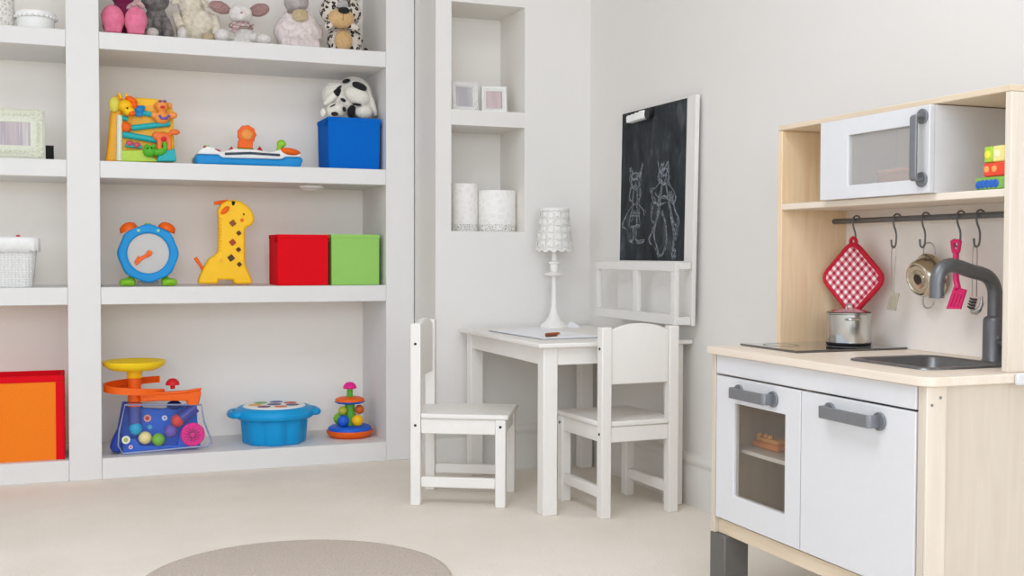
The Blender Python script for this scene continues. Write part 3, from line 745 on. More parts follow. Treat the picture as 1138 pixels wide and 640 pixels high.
# slim metal turner
UT_M = M('utensil_steel', '#bdbab4', .3, .9)
def wire_utensil(name, lab, y, zbot, cat):
    t = thing(name, lab, cat, (HX+.001, y, HZ)); return t
y = HY[1]-.002
su = wire_utensil('slotted_turner', 'slim metal toy turner hanging on the second hook', y, 0, 'turner')
obj('handle', MB().tube(arc3([(0, .0065, -.105), (0, .006, -.06), (0, .0075, -.02), (0, .005, .0005), (0, -.001, .0035), (0, -.006, .0005), (0, -.0075, -.02), (0, -.003, -.06), (0, -.0015, -.105)], 4), .0012, 6), UT_M, su)
BL = lambda x, y, o: ((lambda p: (p.y-o.location.y, p.z-o.location.z))(onX(x, y, HX)))
m = MB(); sl = [BL(989.5, 324, su), BL(999, 326, su), BL(995, 345, su), BL(985, 344, su)]
def lerp2(a, b, t): return (a[0]+(b[0]-a[0])*t, a[1]+(b[1]-a[1])*t)
for k in range(4):
    a0, a1 = k/4+.01, (k+1)/4-.05 if k < 3 else 1
    m.prism([lerp2(sl[0], sl[1], a0), lerp2(sl[0], sl[1], a1), lerp2(sl[3], sl[2], a1), lerp2(sl[3], sl[2], a0)], -.001, .001, 'YZ')
m.prism([lerp2(sl[0], sl[3], 0), sl[1], lerp2(sl[1], sl[2], .2), lerp2(sl[0], sl[3], .2)], -.0011, .0011, 'YZ')
m.prism([lerp2(sl[0], sl[3], .85), lerp2(sl[1], sl[2], .85), sl[2], sl[3]], -.0011, .0011, 'YZ')
obj('blade', m, M('blade_pale', '#cfcab8', .35, .6), su)
# shiny pan with two loop handles and its lid
c = onX(1038, 306, 1.687)
pn = thing('toy_pan', 'shiny metal toy pan with two wire handles hanging on the third hook', 'pan', (XB-.020, c.y, c.z))
PM = M('pan_steel', '#cbc1ae', .18, 1.0)
rot = (0, -PI/2-.22, 0)
prof = [(0, .003), (.038, .003), (.0470, .001), (.0480, .003), (.0450, .006), (.0430, .012), (.0390, .030), (.0345, .0365), (.031, .038), (.0285, .0362), (.020, .0360), (.019, .0378), (.0115, .0370), (.011, .035), (0, .035)]
obj('pan_body', MB().lathe(prof, (0, 0, 0), 44, rot), PM, pn, angle=30)
obj('base_reflection', MB().lathe([(0, .0352), (.0095, .0352), (.0105, .0375), (0, .0382)], (0, 0, 0), 24, rot), M('pan_reflection', '#4d463c', .3, .8), pn)  # dark disc drawn in for a reflection at the pan's centre
for s in (1, -1):
    obj('wire_handle', MB().tube(arc3([(-.006, .017, s*.043), (-.007, .0165, s*.056), (-.008, .010, s*.066), (-.009, 0, s*.0685), (-.008, -.010, s*.066), (-.007, -.0165, s*.056), (-.006, -.017, s*.043)], 4), .0016, 8), UT_M, pn)
# pink turner
y = HY[3]-.002
pk = thing('pink_turner', 'bright pink plastic toy turner hanging on the fourth hook', 'turner', (HX-.003, y, HZ))
PK = M('hot_pink', '#e8196e', .35)
m = MB()
W18 = lambda L: [(a*1.7, b) for a, b in L]
ho = [(-.0085, .012), (-.005, .0155), (.005, .0155), (.0085, .012), (.0065, -.006), (.0055, -.012), (-.0055, -.012), (-.0065, -.006)]
hi = [(-.0035, .006), (-.002, .0085), (.002, .0085), (.0035, .006), (.003, -.001), (.002, -.004), (-.002, -.004), (-.003, -.001)]
m.ring(W18(ho), W18(hi), -.0025, .0025, 'YZ')
hdl = obj('handle', m, PK, pk, bevel=.001)
obj('shaft', MB().tube(arc3([(0, 0, -.011), (0, -.001, -.040), (0, -.001, -.060), (-.002, -.006, -.072), (-.004, -.012, -.084)], 4), .0062, 10), PK, pk)
m = MB(); q = [(-.0095, -.078), (.001, -.082), (.016, -.118), (.011, -.125), (-.006, -.122), (-.0125, -.095)]
slots = 4
top_l, top_r, bot_r, bot_l = BL(1063.5, 318, pk), BL(1077.5, 322, pk), BL(1071, 343.5, pk), BL(1055, 343, pk)
for k in range(4):
    a0, a1 = k/4+(.06 if k else 0), (k+1)/4
    m.prism([lerp2(top_l, top_r, a0), lerp2(top_l, top_r, a1), lerp2(bot_l, bot_r, a1), lerp2(bot_l, bot_r, a0)], -.0055, -.0025, 'YZ')
m.prism([top_l, top_r, lerp2(top_r, bot_r, .3), lerp2(top_l, bot_l, .3)], -.0056, -.0024, 'YZ')
m.prism([lerp2(top_l, bot_l, .88), lerp2(top_r, bot_r, .88), bot_r, bot_l], -.0056, -.0024, 'YZ')
obj('blade', m, PK, pk, bevel=.0007)
# pasta server
y = HY[4]+.003
sv = thing('pasta_server', 'metal toy pasta server hanging on the fifth hook behind the tap', 'utensil', (HX+.001, y, HZ))
obj('handle', MB().tube(arc3([(0, .006, -.098), (0, .0055, -.05), (0, .006, -.012), (0, .003, .002), (0, 0, .0035), (0, -.003, .002), (0, -.006, -.012), (0, -.0055, -.05), (0, -.006, -.098)], 4), .0012, 6), UT_M, sv)
V3 = lambda x, y, d: (d, *BL(x, y, sv))
obj('bowl', MB().tube(arc3([V3(1090, 330, 0), V3(1091.5, 337, -.002), V3(1090, 343, -.004), V3(1086.5, 346.5, -.005), V3(1082, 345.5, -.006)], 4), [.0030]*4+[.0042]*4+[.0055]*4+[.0060]*4+[.0045], 10), UT_M, sv)
m = MB()
for k in range(4): m.tube([V3(1087.5-.9*k, 333+3.1*k, -.004), V3(1084.5-.9*k, 332.6+3.1*k, -.010), V3(1083-.9*k, 330.8+3.1*k, -.013)], [.0026, .0026, .0014], 8)
obj('tines', m, M('tine_dark', '#3f3c38', .35, .7), sv)
# saucepan on the hob
c = onZ(942.5, 384.5, CZ1+.005)
pot = thing('saucepan', 'stainless steel toy saucepan with lid standing on the hob', 'saucepan', (1.594, 2.040, CZ1+.0056))
obj('pot_body', MB().lathe([(0, 0), (.045, 0), (.0475, .003), (.048, .006), (.048, .069), (.0500, .0705), (.0500, .0725), (.0475, .0725), (.0465, .008), (0, .006)], seg=48), STEEL, pot, angle=30)
obj('pot_base', MB().lathe([(0, -.0003), (.044, -.0003), (.0463, .0005), (.0478, .003), (.0486, .006), (.0486, .008), (.0482, .008)], seg=48), M('pot_base_dark', '#2a2928', .4, .5), pot)
pl = obj('lid', MB().lathe([(0, .0735), (.0470, .0735), (.0480, .0745), (.040, .0775), (.022, .0800), (0, .0808)], seg=48), STEEL, pot)
obj('lid_knob', MB().tube(arc3([(0, .009, .079), (0, .008, .088), (0, 0, .0905), (0, -.008, .088), (0, -.009, .079)], 4), .0018, 8), UT_M, pl)
for ang in (-2.05, 1.09):
    d = Vector((math.cos(ang), math.sin(ang), 0)); s = Vector((-d.y, d.x, 0)); z = Vector((0, 0, 1))
    obj('pot_handle', MB().tube(arc3([d*.047+s*.016+z*.060, d*.058+s*.016+z*.060, d*.064+s*.010+z*.0605, d*.065+z*.0605, d*.064-s*.010+z*.0605, d*.058-s*.016+z*.060, d*.047-s*.016+z*.060], 4), .0022, 8), STEEL, pot)
# ------------------------------------------------------------------ toys on the shelves
S1, S2, S3, S4 = 1.5200, 1.0855, .6565, .0715     # shelf tops
def at(Y, loc):
    def g(x, y, d=0.0):
        p = onY(x, y, Y); return Vector((p.x-loc[0], d, p.z-loc[2]))
    return g
def g2(f, pts): return [(f(x, y).x, f(x, y).z) for x, y in pts]
def P_(name, hexc, **k): return M('pl_'+name, hexc, k.pop('rough', .42), var=.02, spec=.3, **k)
BLUE = P_('blue', '#0a90d4'); DBLUE = P_('deep_blue', '#1f62d2'); ORANGE = P_('orange', '#f4660e'); YEL = P_('yellow', '#ffc616')
LIME = P_('lime', '#8ecb2e'); REDP = P_('red', '#d3202c'); TEAL = P_('teal', '#1fb0b4'); MAG = P_('magenta', '#ea2090'); PUR = P_('purple', '#6a55b0')
PWHITE = P_('white', '#f3f2ee'); NAVY = P_('navy', '#1c2a6e'); BRN = P_('brown', '#8a4a1a'); GREEN = P_('green', '#57b52f'); AMBER = P_('amber', '#f8b422')
BLK = P_('black', '#151515'); CREAM = P_('cream_ball', '#ecdc9a'); CYAN = P_('cyan', '#1fa3cf'); PCH = P_('peach', '#f39a4a')

# ---- fabric boxes
def fabric_box(label, x0, x1, y0, y1, z, h, mat, dark, taper=.0, lip=.012):
    cx, cy = (x0+x1)/2, (y0+y1)/2
    t = thing('fabric_box', label, 'box', (cx, cy, z), 0, 'fabric storage boxes'); w, d = x1-x0, y1-y0; th = .005
    m = MB(); r = lambda a, q: [(-a[0]/2+q, -a[1]/2+q), (a[0]/2-q, -a[1]/2+q), (a[0]/2-q, a[1]/2-q), (-a[0]/2+q, a[1]/2-q)]
    b = (w*(1-taper), d*(1-taper))
    loft(m, [(r(b, 0), 0), (r((w, d), 0), h), (r((w, d), th), h), (r((b), th), .005)])
    obj('box_body', m, mat, t, bevel=.002)
    # folded rim strip round the top
    obj('rim', MB().ring(r((w+.003, d+.003), 0), r((w+.0006, d+.0006), 0), h-lip, h+.0015, 'XY'), mat, t, bevel=.0008)
    for sx in (-1, 1):
        x = sx*(w/2+.0025)
        obj('handle', MB().tube(arc3([(x, -d/2+.012, h-lip+.004), (x+sx*.003, -d/2+.014, h-lip-.010), (x+sx*.003, -d/2+.024, h-lip-.016), (x+sx*.003, -d/2+.034, h-lip-.010), (x, -d/2+.036, h-lip+.004)], 4), .0017, 6), dark, t)
    return t
FB = lambda n, h: M('felt_'+n, h, .9, bmp=.15, scale=260, var=.03, spec=.1)
fabric_box('bright blue fabric box on the second shelf with spotted plush dogs on top', .876, 1.072, 4.105, 4.30, S2, .188, FB('blue', '#0a66c2'), FB('blue_dark', '#0b4f98'), .035)
fabric_box('red fabric box on the third shelf, between the giraffe and the green box', .690, .874, 4.100, 4.295, S3, .184, FB('red', '#e0121f'), FB('red_dark', '#a9101f'), .0)
fabric_box('light green fabric box at the right end of the third shelf', .886, 1.066, 4.098, 4.285, S3, .186, FB('green', '#97ca68'), FB('green_dark', '#5f8a3a'), .0)
# big orange box with red edges, bottom left
t = thing('storage_box', 'large orange storage box with red edges on the bottom left shelf', 'box', (-.190, 4.195, S4))
OF, RF = FB('orange', '#f58224'), FB('red', '#e0121f')
w, d, h = .31, .19, .282
m = MB(); r = lambda q: [(-w/2+q, -d/2+q), (w/2-q, -d/2+q), (w/2-q, d/2-q), (-w/2+q, d/2-q)]
loft(m, [(r(0), 0), (r(0), h-.002), (r(.006), h-.002), (r(.006), .006)])
obj('box_body', m, OF, t)
obj('rim', MB().ring(r(-.0035), r(.010), h-.018, h+.004, 'XY'), RF, t, bevel=.003)
m = obj('side_wall', MB().box(w/2+.0004, w/2+.0035, -d/2-.003, d/2+.003, 0, h-.0185), RF, t, bevel=.001)
obj('edge_trim', MB().box(w/2-.024, w/2+.0003, -d/2-.0035, -d/2-.0004, 0, h-.0185), RF, t, bevel=.001)

# ---- left bay: patterned jar, round box, frame, wicker basket
LACE = lace('lace_pot', '#f2f1ea', '#cfcabb', 70)
t = thing('patterned_jar', 'white openwork patterned jar at the left edge of the top shelf', 'jar', (-.243, 4.20, S1))
obj('jar_body', MB().lathe([(0, 0), (.060, 0), (.064, .006), (.064, .125), (.060, .132), (.056, .132), (.058, .120), (.058, .01), (0, .008)], seg=40), LACE, t)
obj('jar_rim', MB().lathe([(.0645, .118), (.067, .121), (.067, .130), (.0645, .134)], seg=40), WHITE, t)
t = thing('round_box', 'round white lidded box with a dotted scalloped rim on the top left shelf', 'box', (-.113, 4.19, S1))
obj('box_body', MB().lathe([(0, 0), (.060, 0), (.061, .003), (.061, .048), (0, .048)], seg=48), PWHITE, t)
lid = obj('lid', MB().lathe([(0, .0705), (.058, .0705), (.0645, .069), (.0660, .064), (.0655, .050), (.0630, .0485), (.0625, .052)], seg=72, fn=lambda a, z: 1.0), PWHITE, t)
m = MB()
for k in range(26):
    a = 2*PI*k/26; m.sph((.0655*math.cos(a), .0655*math.sin(a), .051), (.0062, .0062, .005), seg=10, rings=6)
obj('scallops', m, PWHITE, lid)
m = MB()
for k in range(26):
    a = 2*PI*k/26; m.sph((.0715*math.cos(a), .0715*math.sin(a), .050), .0014, seg=8, rings=5)
obj('dots', m, M('dot_grey', '#8f8d88', .6), lid)

def picture_frame(label, cx, cy, z, w, h, b, mat, photo, lean, name='picture_frame', ornate=False, depth=.016, strut=True, grp=None, rz=0, bead=False, skew=0):
    t = thing(name, label, 'picture frame', (cx, cy, z+.004), rz, grp)
    R = Matrix.Rotation(-lean, 4, 'X')
    if skew: R = R @ Matrix.Rotation(skew, 4, 'Y')
    ro = lambda q: [(-w/2+q, q), (w/2-q, q), (w/2-q, h-q), (-w/2+q, h-q)]
    m = MB(); n = 4
    prof = [(0, depth), (0, .004), (b*.18, -.003), (b*.36, .002), (b*.6, -.001), (b*.8, .004), (b, .006), (b, depth)]
    v = [(x, y, zz) for q, y in prof for x, zz in ro(q)]; f = []
    k = len(prof)
    for i in range(k):
        for j in range(4): f.append((i*4+j, i*4+(j+1) % 4, ((i+1) % k)*4+(j+1) % 4, ((i+1) % k)*4+j))
    m.add(v, f)
    if ornate:
        for sx in (-1, 1):
            for zz in (b*.5, h-b*.5):
                for k in range(7):
                    a = 2*PI*k/7; m.sph((sx*(w/2-b*.5)+math.cos(a)*b*.27, -.001, zz+math.sin(a)*b*.27), (b*.2, .005, b*.14), (0, -a, 0), 10, 6)
                m.sph((sx*(w/2-b*.5), -.002, zz), (b*.16, .006, b*.16), seg=10, rings=6)
        N = 14
        for k in range(N):
            u = (k+.5)/N
            for sx in (-1, 1): m.sph((sx*(w/2-b*.5), .0, b+(h-2*b)*u), (b*.17, .004, (h-2*b)/N*.42), (0, .5*(1 if k % 2 else -1), 0), 8, 6)
            for zz in (b*.5, h-b*.5): m.sph((-w/2+b+(w-2*b)*u, .0, zz), ((w-2*b)/N*.42, .004, b*.17), (0, .5*(1 if k % 2 else -1), 0), 8, 6)
    if bead:
        N = 15
        for k in range(N):
            u = (k+.5)/N
            for sx in (-1, 1): m.boxc((sx*(w/2-b*.5), -.002, h*u), (b*.7, .006, h/N*.55))
            for zz in (b*.5, h-b*.5): m.boxc((-w/2+w*u, -.002, zz), (w/N*.55, .006, b*.7))
    obj('frame_border', m.xf(R), mat, t)
    obj('photo', MB().box(-w/2+b*.9, w/2-b*.9, .008, .010, b*.9, h-b*.9).xf(R), photo, t)
    obj('backing', MB().box(-w/2+.004, w/2-.004, depth+.0003, depth+.003, .004, h-.004).xf(R), BLACK if strut else mat, t)
    if strut:
        s0 = R @ Vector((w*.28, depth+.003, h*.30))
        obj('easel_strut', MB().prism([(s0.y, s0.z), (s0.y+.004, s0.z), (s0.y+.050, 0.0), (s0.y+.034, 0.0)], s0.x, s0.x+.026, 'YZ'), BLACK, t)
    return t
PH1 = stripes('photo_mauve', [(.25, '#8f8486'), (.42, '#c4b3b4'), (.5, '#a79ea4'), (.6, '#d5c9c6'), (.75, '#9a979c')], 40)
CRM = M('frame_cream', '#dfe0cd', .55, bmp=.2, scale=120, var=.05)
picture_frame('ornate cream picture frame with a black stand on the left second shelf', -.186, 4.14, S2, .200, .172, .046, CRM, PH1, .12, ornate=True)
bpy.data.objects['easel_strut'].location = (.045, -.005, 0)
# wicker basket
WK = woven('wicker_white', '#f3f3f1', '#dad8d4')
t = thing('wicker_basket', 'white wicker basket with cloth liner on the left third shelf', 'basket', (-.224, 4.19, S3))
m = MB(); rr = lambda a, b: rrect(0, 0, a, b, .03, 8)
loft(m, [(rr(.190, .13), 0), (rr(.202, .142), .05), (rr(.214, .152), .120), (rr(.222, .158), .160), (rr(.214, .15), .160), (rr(.19, .13), .01)])
obj('basket_body', m, WK, t)
m = MB(); n = 96; base = rrect(0, 0, .236, .170, .034, 24); bi = rrect(0, 0, .216, .150, .03, 24)
v = []; f = []
N = len(base)
for i, (x, y) in enumerate(base): v.append((x, y, .118+.006*abs(math.sin(i*PI/8))))
for x, y in rrect(0, 0, .232, .166, .034, 24): v.append((x, y, .164))
for x, y in bi: v.append((x, y, .1685))
for x, y in rrect(0, 0, .200, .136, .03, 24): v.append((x, y, .150))
for j in range(3):
    for i in range(N): f.append((j*N+i, j*N+(i+1) % N, (j+1)*N+(i+1) % N, (j+1)*N+i))
f.append(tuple(range(3*N, 4*N)))
obj('cloth_liner', m.add(v, f), M('liner_white', '#f4f4f2', .9, bmp=.5, scale=90, var=.03), t, solid=.002)
obj('red_bead', MB().sph((.052, -.055, .171), (.007, .006, .006)), M('bead_red', '#d8304a', .5), t)

# ---- second shelf: activity toy
loc = Vector((.226, 4.19, S2)); f = at(4.150, loc)
t = thing('activity_toy', 'yellow animal ball-run activity toy at the left of the second shelf', 'toy', loc)
out = g2(f, [(131, 179.5), (133, 140), (135, 112), (139, 107), (160, 108), (176, 109), (189, 113), (193, 122), (194, 150), (195, 179.5)])
out = [(x, max(z, 0)) for x, z in out]
bd = obj('back_board', MB().prism(out, -.020, .040, 'XZ'), YEL, t, bevel=.006)
side = [(x, max(z, 0)) for x, z in g2(f, [(117, 179.5), (120, 160), (123, 125), (126, 107), (131, 104), (137, 105), (136, 125), (134, 160), (133, 179.5)])]
obj('side_column', MB().prism(side, -.028, .046, 'XZ'), AMBER, t, bevel=.010, seg=3)
obj('clear_tube', MB().tube([f(132.5, 178.5, -.034), f(133, 128, -.034)], .010, 16), P_('tube_mist', '#e4ead2', rough=.15), t)
win = g2(f, [(140, 166), (141, 116), (172, 116), (190, 122), (191, 166)])
obj('window_recess', MB().prism(win, -.0225, -.0203, 'XZ'), P_('maize', '#f8b52c'), t)
for (a, b, r) in (((148, 122+1), (168, 127), .009), ((146, 142), (189, 137), .010), ((136.5, 149), (176, 156), .011), ((139, 161), (158, 163), .007), ((134, 130), (142, 132), .008)):
    obj('ramp', MB().tube([f(*a, -.033), f(*b, -.033)], r, 14), TEAL, t)
m = MB()
for k, (x, y) in enumerate(((144, 159), (152, 161))): m.sph(f(x, y, -.036), (.012, .012, .010))
obj('lower_balls', m, P_('rose', '#cf5a6e'), t)
obj('orange_drum', MB().sph(f(140, 141, -.033), (.020, .014, .018)), ORANGE, t)
# giraffe head
gh = obj('giraffe_head', MB().sph(f(139, 118, -.046), (.024, .020, .022)).sph(f(143, 124, -.060), (.020, .018, .016)).tube([f(135, 110, -.044), f(132, 103, -.044)], .005).tube([f(141, 109, -.044), f(140, 103.5, -.044)], .005), YEL, t, voxel=.0025)
obj('mane', MB().sph(f(146, 111.5, -.044), (.022, .014, .012), (0, .5, 0)).sph(f(149, 117, -.044), (.010, .012, .014)), ORANGE, gh)
obj('eye', MB().sph(f(141, 121.5, -.0775), (.0030, .003, .0036)), BLK, gh)
obj('snout', MB().sph(f(146, 127, -.066), (.012, .014, .010)), ORANGE, gh)
obj('leaf_badge', MB().sph(f(127, 116, -.036), (.019, .010, .026)), P_('leaf_pale', '#e2da58'), t)
obj('blue_elephant', MB().sph(f(155, 122, -.036), (.018, .014, .016)).sph(f(149.5, 121, -.036), (.009, .01, .012)).boxc(f(154, 126.5, -.036), (.028, .018, .018)).sph(f(159.5, 119, -.036), .007), P_('ocean', '#1c84c4'), t, voxel=.003)
# tiger
tg = obj('tiger', MB().sph(f(179.5, 118, -.046), (.021, .019, .022)).sph(f(180, 131, -.042), (.026, .02, .022)).sph(f(188.5, 117, -.036), (.011, .008, .011)).sph(f(172.5, 117, -.036), (.007, .008, .008)).sph(f(191.5, 128.5, -.05), (.017, .015, .013)).sph(f(171, 128, -.048), (.011, .012, .013)), PCH, t, voxel=.003)
obj('brow', MB().sph(f(177.5, 113.3, -.060), (.006, .005, .004)).sph(f(182.5, 113.3, -.060), (.006, .005, .004)), PUR, tg)
obj('nose', MB().sph(f(180, 120, -.066), (.008, .006, .005)), REDP, tg)
obj('collar', MB().tube([f(176.5, 129, -.062), f(179, 132.5, -.066), f(184.5, 132.5, -.066), f(187.5, 129, -.062)], .0045, 8), PUR, tg)
el = obj('orange_elephant', MB().sph(f(181, 153, -.044), (.030, .020, .020)).sph(f(173.5, 151, -.046), (.014, .016, .016)).boxc(f(177, 161, -.044), (.016, .03, .036)).boxc(f(188, 161, -.044), (.015, .03, .04)).sph(f(194, 147, -.046), (.019, .012, .011)), P_('coral', '#f07a3c'), t, voxel=.003)
obj('saddle', MB().sph(f(181.5, 155, -.062), (.010, .006, .009)), REDP, el)
cr = obj('crocodile', MB().sph(f(165.5, 168.5, -.050), (.022, .018, .020)).sph(f(162.5, 162.5, -.050), .008).sph(f(170.5, 162.5, -.050), .008).sph(f(177.5, 169, -.048), (.026, .016, .014), (0, -.3, 0)).sph(f(183, 160.5, -.046), (.010, .012, .022), (0, -.3, 0)), GREEN, t, voxel=.003)
obj('eye', MB().sph(f(163.6, 165.5, -.068), .0028).sph(f(168, 165, -.068), .0028), BLK, cr)
base = [(x, max(z, 0)) for x, z in g2(f, [(134, 179.5), (135, 167), (160, 166.5), (170, 175), (178, 179.5)])]
obj('grass_base', MB().prism(base, -.040, -.0205, 'XZ'), P_('grass_lime', '#bfdc4e'), t, bevel=.004)
base = [(x, max(z, 0)) for x, z in g2(f, [(174, 179.5), (176, 171), (182, 167), (194, 165), (196, 179.5)])]
obj('teal_base', MB().prism(base, -.052, -.0205, 'XZ'), TEAL, t, bevel=.004)

# ---- baby piano / boat
loc = Vector((.596, 4.20, S2)); f = at(4.160, loc)
t = thing('musical_toy', 'blue and white musical toy with orange lion head on the second shelf', 'toy', loc)
hull = [(x, max(z, 0)) for x, z in g2(f, [(219.5, 183), (217.3, 177), (218, 171.5), (243, 172), (247, 175.5), (313, 177.5), (318, 174.5), (336, 175), (337, 178), (334, 186), (316, 187), (310, 185), (246, 183)])]
obj('base', MB().prism(hull, -.040, .10, 'XZ'), BLUE, t, bevel=.008, seg=3)
top = g2(f, [(219, 171), (222, 166.5), (229, 162), (236, 163), (247, 169), (260, 165), (285, 166), (300, 169), (312, 166), (322, 164.5), (332, 167), (336, 174.6), (318, 174.2), (313, 177), (247, 175.2), (243, 171.6)])
obj('top_shell', MB().prism(top, -.036, .096, 'XZ'), PWHITE, t, bevel=.006, seg=3)
obj('left_pad', MB().tube([f(226.5, 163, -.030), f(245, 168, -.030)], .0055, 12), P_('plum', '#b02a48'), t)
obj('keyboard', MB().tube([f(250, 170.8, -.0385), f(278, 170, -.0385), f(311, 172.2, -.0385)], .0045, 10), P_('slate', '#3d4a58'), t)
obj('right_pad', MB().sph(f(323, 168.5, -.02), (.040, .030, .015), (0, .12, 0)), ORANGE, t)
for x in (258.5, 290): obj('red_peak', MB().lathe([(0, .016), (.012, 0), (0, 0)], f(x, 166.5, -.01), 14), REDP, t)
obj('green_knob', MB().sph(f(231, 161.5, -.0), (.012, .01, .004)), LIME, t)
ln = obj('lion_mane', MB().lathe([(0, -.016), (.020, -.016), (.031, -.010), (.034, 0), (.031, .009), (0, .012)], f(275.5, 148.5, -.01), 28, (PI/2, 0, 0), fn=lambda a, z: 1+.05*math.cos(a*9)), ORANGE, t)
obj('lion_face', MB().sph(f(275.5, 149, -.020), (.022, .012, .021)), PCH, ln)
obj('lion_neck', MB().prism(g2(f, [(265.5, 163.5), (266.5, 154), (282.5, 154.5), (282, 164.5)]), -.018, .012, 'XZ'), ORANGE, t, bevel=.004)
obj('neck_band', MB().tube([f(265, 164.5, -.012), f(283, 165.2, -.012)], .0045, 10), P_('moss', '#7a8a2a'), t)
gk = obj('green_bird', MB().sph(f(314, 159, -.01), (.017, .014, .016)).sph(f(316.5, 159.5, -.016), (.009, .01, .009)).tube([f(313, 163, -.01), f(309, 168.5, -.01)], [.011, .007]), LIME, t, voxel=.003)

# ---- plush dogs on the blue box
DAL = spotted('dalmatian', '#ece8dc', '#1b1a1a', 13, .30)
DALW = plush('plush_white', '#ece8de', '#dcd6c8', 160)
BLKP = plush('plush_black', '#1d1c1c', '#121212', 160)
loc = Vector((.972, 4.205, S2+.1885)); f = at(4.150, loc); zb = loc.z
t = thing('plush_dog', 'big black and white spotted plush dog lying on the blue box', 'plush toy', loc)
body = obj('body', MB().sph(f(398, 103, .02), (.072, .060, .072)).sph(f(388, 112, .0), (.050, .05, .045)).sph(f(403, 112, -.012), (.055, .045, .050), (0, .5, 0)).sph(f(378, 104, .01), (.055, .05, .055), (0, -.6, 0)).boxc((0.02, .03, .03), (.13, .09, .058)), DALW, t, voxel=.006, disp=.004)
obj('ear', MB().sph(f(371, 107, -.030), (.017, .022, .048), (0, .75, 0)), DAL, t, voxel=.004, disp=.003)
obj('ear', MB().sph(f(413.5, 112, -.024), (.016, .024, .060), (0, -.38, 0)), DALW, t, voxel=.004, disp=.003)
obj('muzzle', MB().sph(f(397, 106.5, -.052), (.050, .030, .034), (0, .35, 0)), DALW, t)
obj('nose', MB().sph(f(398.5, 96.5, -.070), (.030, .014, .0145), (0, .35, 0)), BLKP, t)
obj('spot', MB().sph(f(387, 88.5, -.022), (.016, .014, .008), (0, -.3, 0)), BLKP, t)
obj('spot', MB().sph(f(377.5, 97, -.040), (.014, .010, .005), (0, -.7, 0)), BLKP, t)
obj('spot', MB().sph(f(381.5, 111, -.0525), (.011, .009, .006), (0, .5, 0)), BLKP, t)
obj('mouth', MB().sph(f(396, 116.5, -.064), (.018, .010, .005), (0, .1, 0)), BLKP, t)
obj('chest_patch', MB().sph(f(392.5, 123, -.036), (.018, .018, .026)), BLKP, t)
obj('paw', MB().sph(f(404.5, 124.5, -.046), (.034, .030, .028)).boxc(f(405, 128, -.046), (.04, .03, .012)), DALW, t, voxel=.005, disp=.003)
loc2 = Vector((onY(374, 122, 4.09).x, 4.128, zb)); f = at(4.095, loc2)
t = thing('plush_puppy', 'small spotted plush puppy head peeking below the big plush dog', 'plush toy', loc2)
obj('head', MB().sph(f(375.5, 121.5, .01), (.036, .030, .030)).sph(f(372.5, 126, -.010), (.020, .018, .016)).boxc((0, .01, .010), (.05, .03, .019)), DALW, t, voxel=.004, disp=.002)
obj('nose', MB().sph(f(372.3, 126.5, -.0285), (.014, .008, .0085)), BLKP, t)
obj('eye_patch', MB().sph(f(383.5, 121, -.020), (.0065, .006, .010), (0, -.3, 0)), BLKP, t)
obj('brow', MB().sph(f(371, 116.5, -.016), (.012, .006, .0025), (0, -.5, 0)), BLKP, t)
obj('ear', MB().sph(f(361.5, 124, .004), (.010, .014, .017)), DAL, t, disp=.002)

# ---- third shelf: clock drum
loc = Vector((.252, 4.20, S3)); f = at(4.165, loc)
t = thing('clock_drum', 'blue clock-shaped toy drum with orange bells and green feet', 'toy', loc)
cc = f(165, 281.5); R0 = .101; R1 = .071
oct_ = [(cc.x+(R0*(1+.022*math.cos(8*a)))*math.cos(a), cc.z+(R0*(1+.022*math.cos(8*a)))*math.sin(a)) for a in [2*PI*k/64+PI/8*0 for k in range(64)]]
inn = circ((cc.x, cc.z), R1, 64)
rg_ = obj('drum_ring', MB().ring(oct_, inn, -.040, .030, 'XZ'), BLUE, t, bevel=.006, seg=3)
m = MB()
for k in range(8):
    a = PI/8+2*PI*k/8
    if k in (1, 2): m.sph((cc.x+.087*math.cos(a), -.041, cc.z+.087*math.sin(a)), (.0055, .003, .0055))
obj('ring_dots', m, P_('mint', '#a8e0b0'), rg_)
MEM = glass('drum_skin', '#f4f2ee', .42, .2)
obj('drum_skin', MB().cyl((cc.x, -.028, cc.z), R1-.0004, .0015, (PI/2, 0, 0), 48), MEM, t)
obj('rear_skin', MB().cyl((cc.x, .022, cc.z), R1-.0004, .0015, (PI/2, 0, 0), 48), MEM, t)
hd_ = obj('clock_hand', MB().prism([(cc.x+.004, cc.z+.012), (cc.x-.012, cc.z-.004), (cc.x-.030, cc.z-.014), (cc.x-.034, cc.z-.008), (cc.x-.048, cc.z-.030), (cc.x-.040, cc.z-.044), (cc.x-.030, cc.z-.032), (cc.x-.016, cc.z-.020), (cc.x+.006, cc.z-.010)], -.036, -.0305, 'XZ').cyl((cc.x+.003, -.0295, cc.z+.001), .010, .010, (PI/2, 0, 0)), ORANGE, t, bevel=.002)
for x, z0_, a in ((144, 252, -.42), (185.5, 252, .42)):
    p = f(x, z0_)
    obj('bell', MB().lathe([(0, .0), (.031, 0), (.031, .006), (.027, .018), (.016, .026), (0, .029)], (p.x, 0, p.z-.012), 28, (0, a*1.0, 0)), ORANGE, t)
obj('top_button', MB().boxc((cc.x, -.005, cc.z+R0*1.01), (.022, .03, .010)), LIME, t, bevel=.004)
for x in (141.8, 188.5):
    p = f(x, 312); s_ = 1 if x > 165 else -1
    obj('foot', MB().sph((p.x, -.012, .014), (.029, .040, .014)).boxc((p.x, -.010, .010), (.050, .06, .0195)).boxc((p.x-s_*.014, -.004, .026), (.022, .030, .016)), LIME, t, voxel=.004)
obj('foot_bar', MB().boxc((cc.x, .0, .012), (.075, .02, .012)), P_('grey', '#9c9c98'), t)

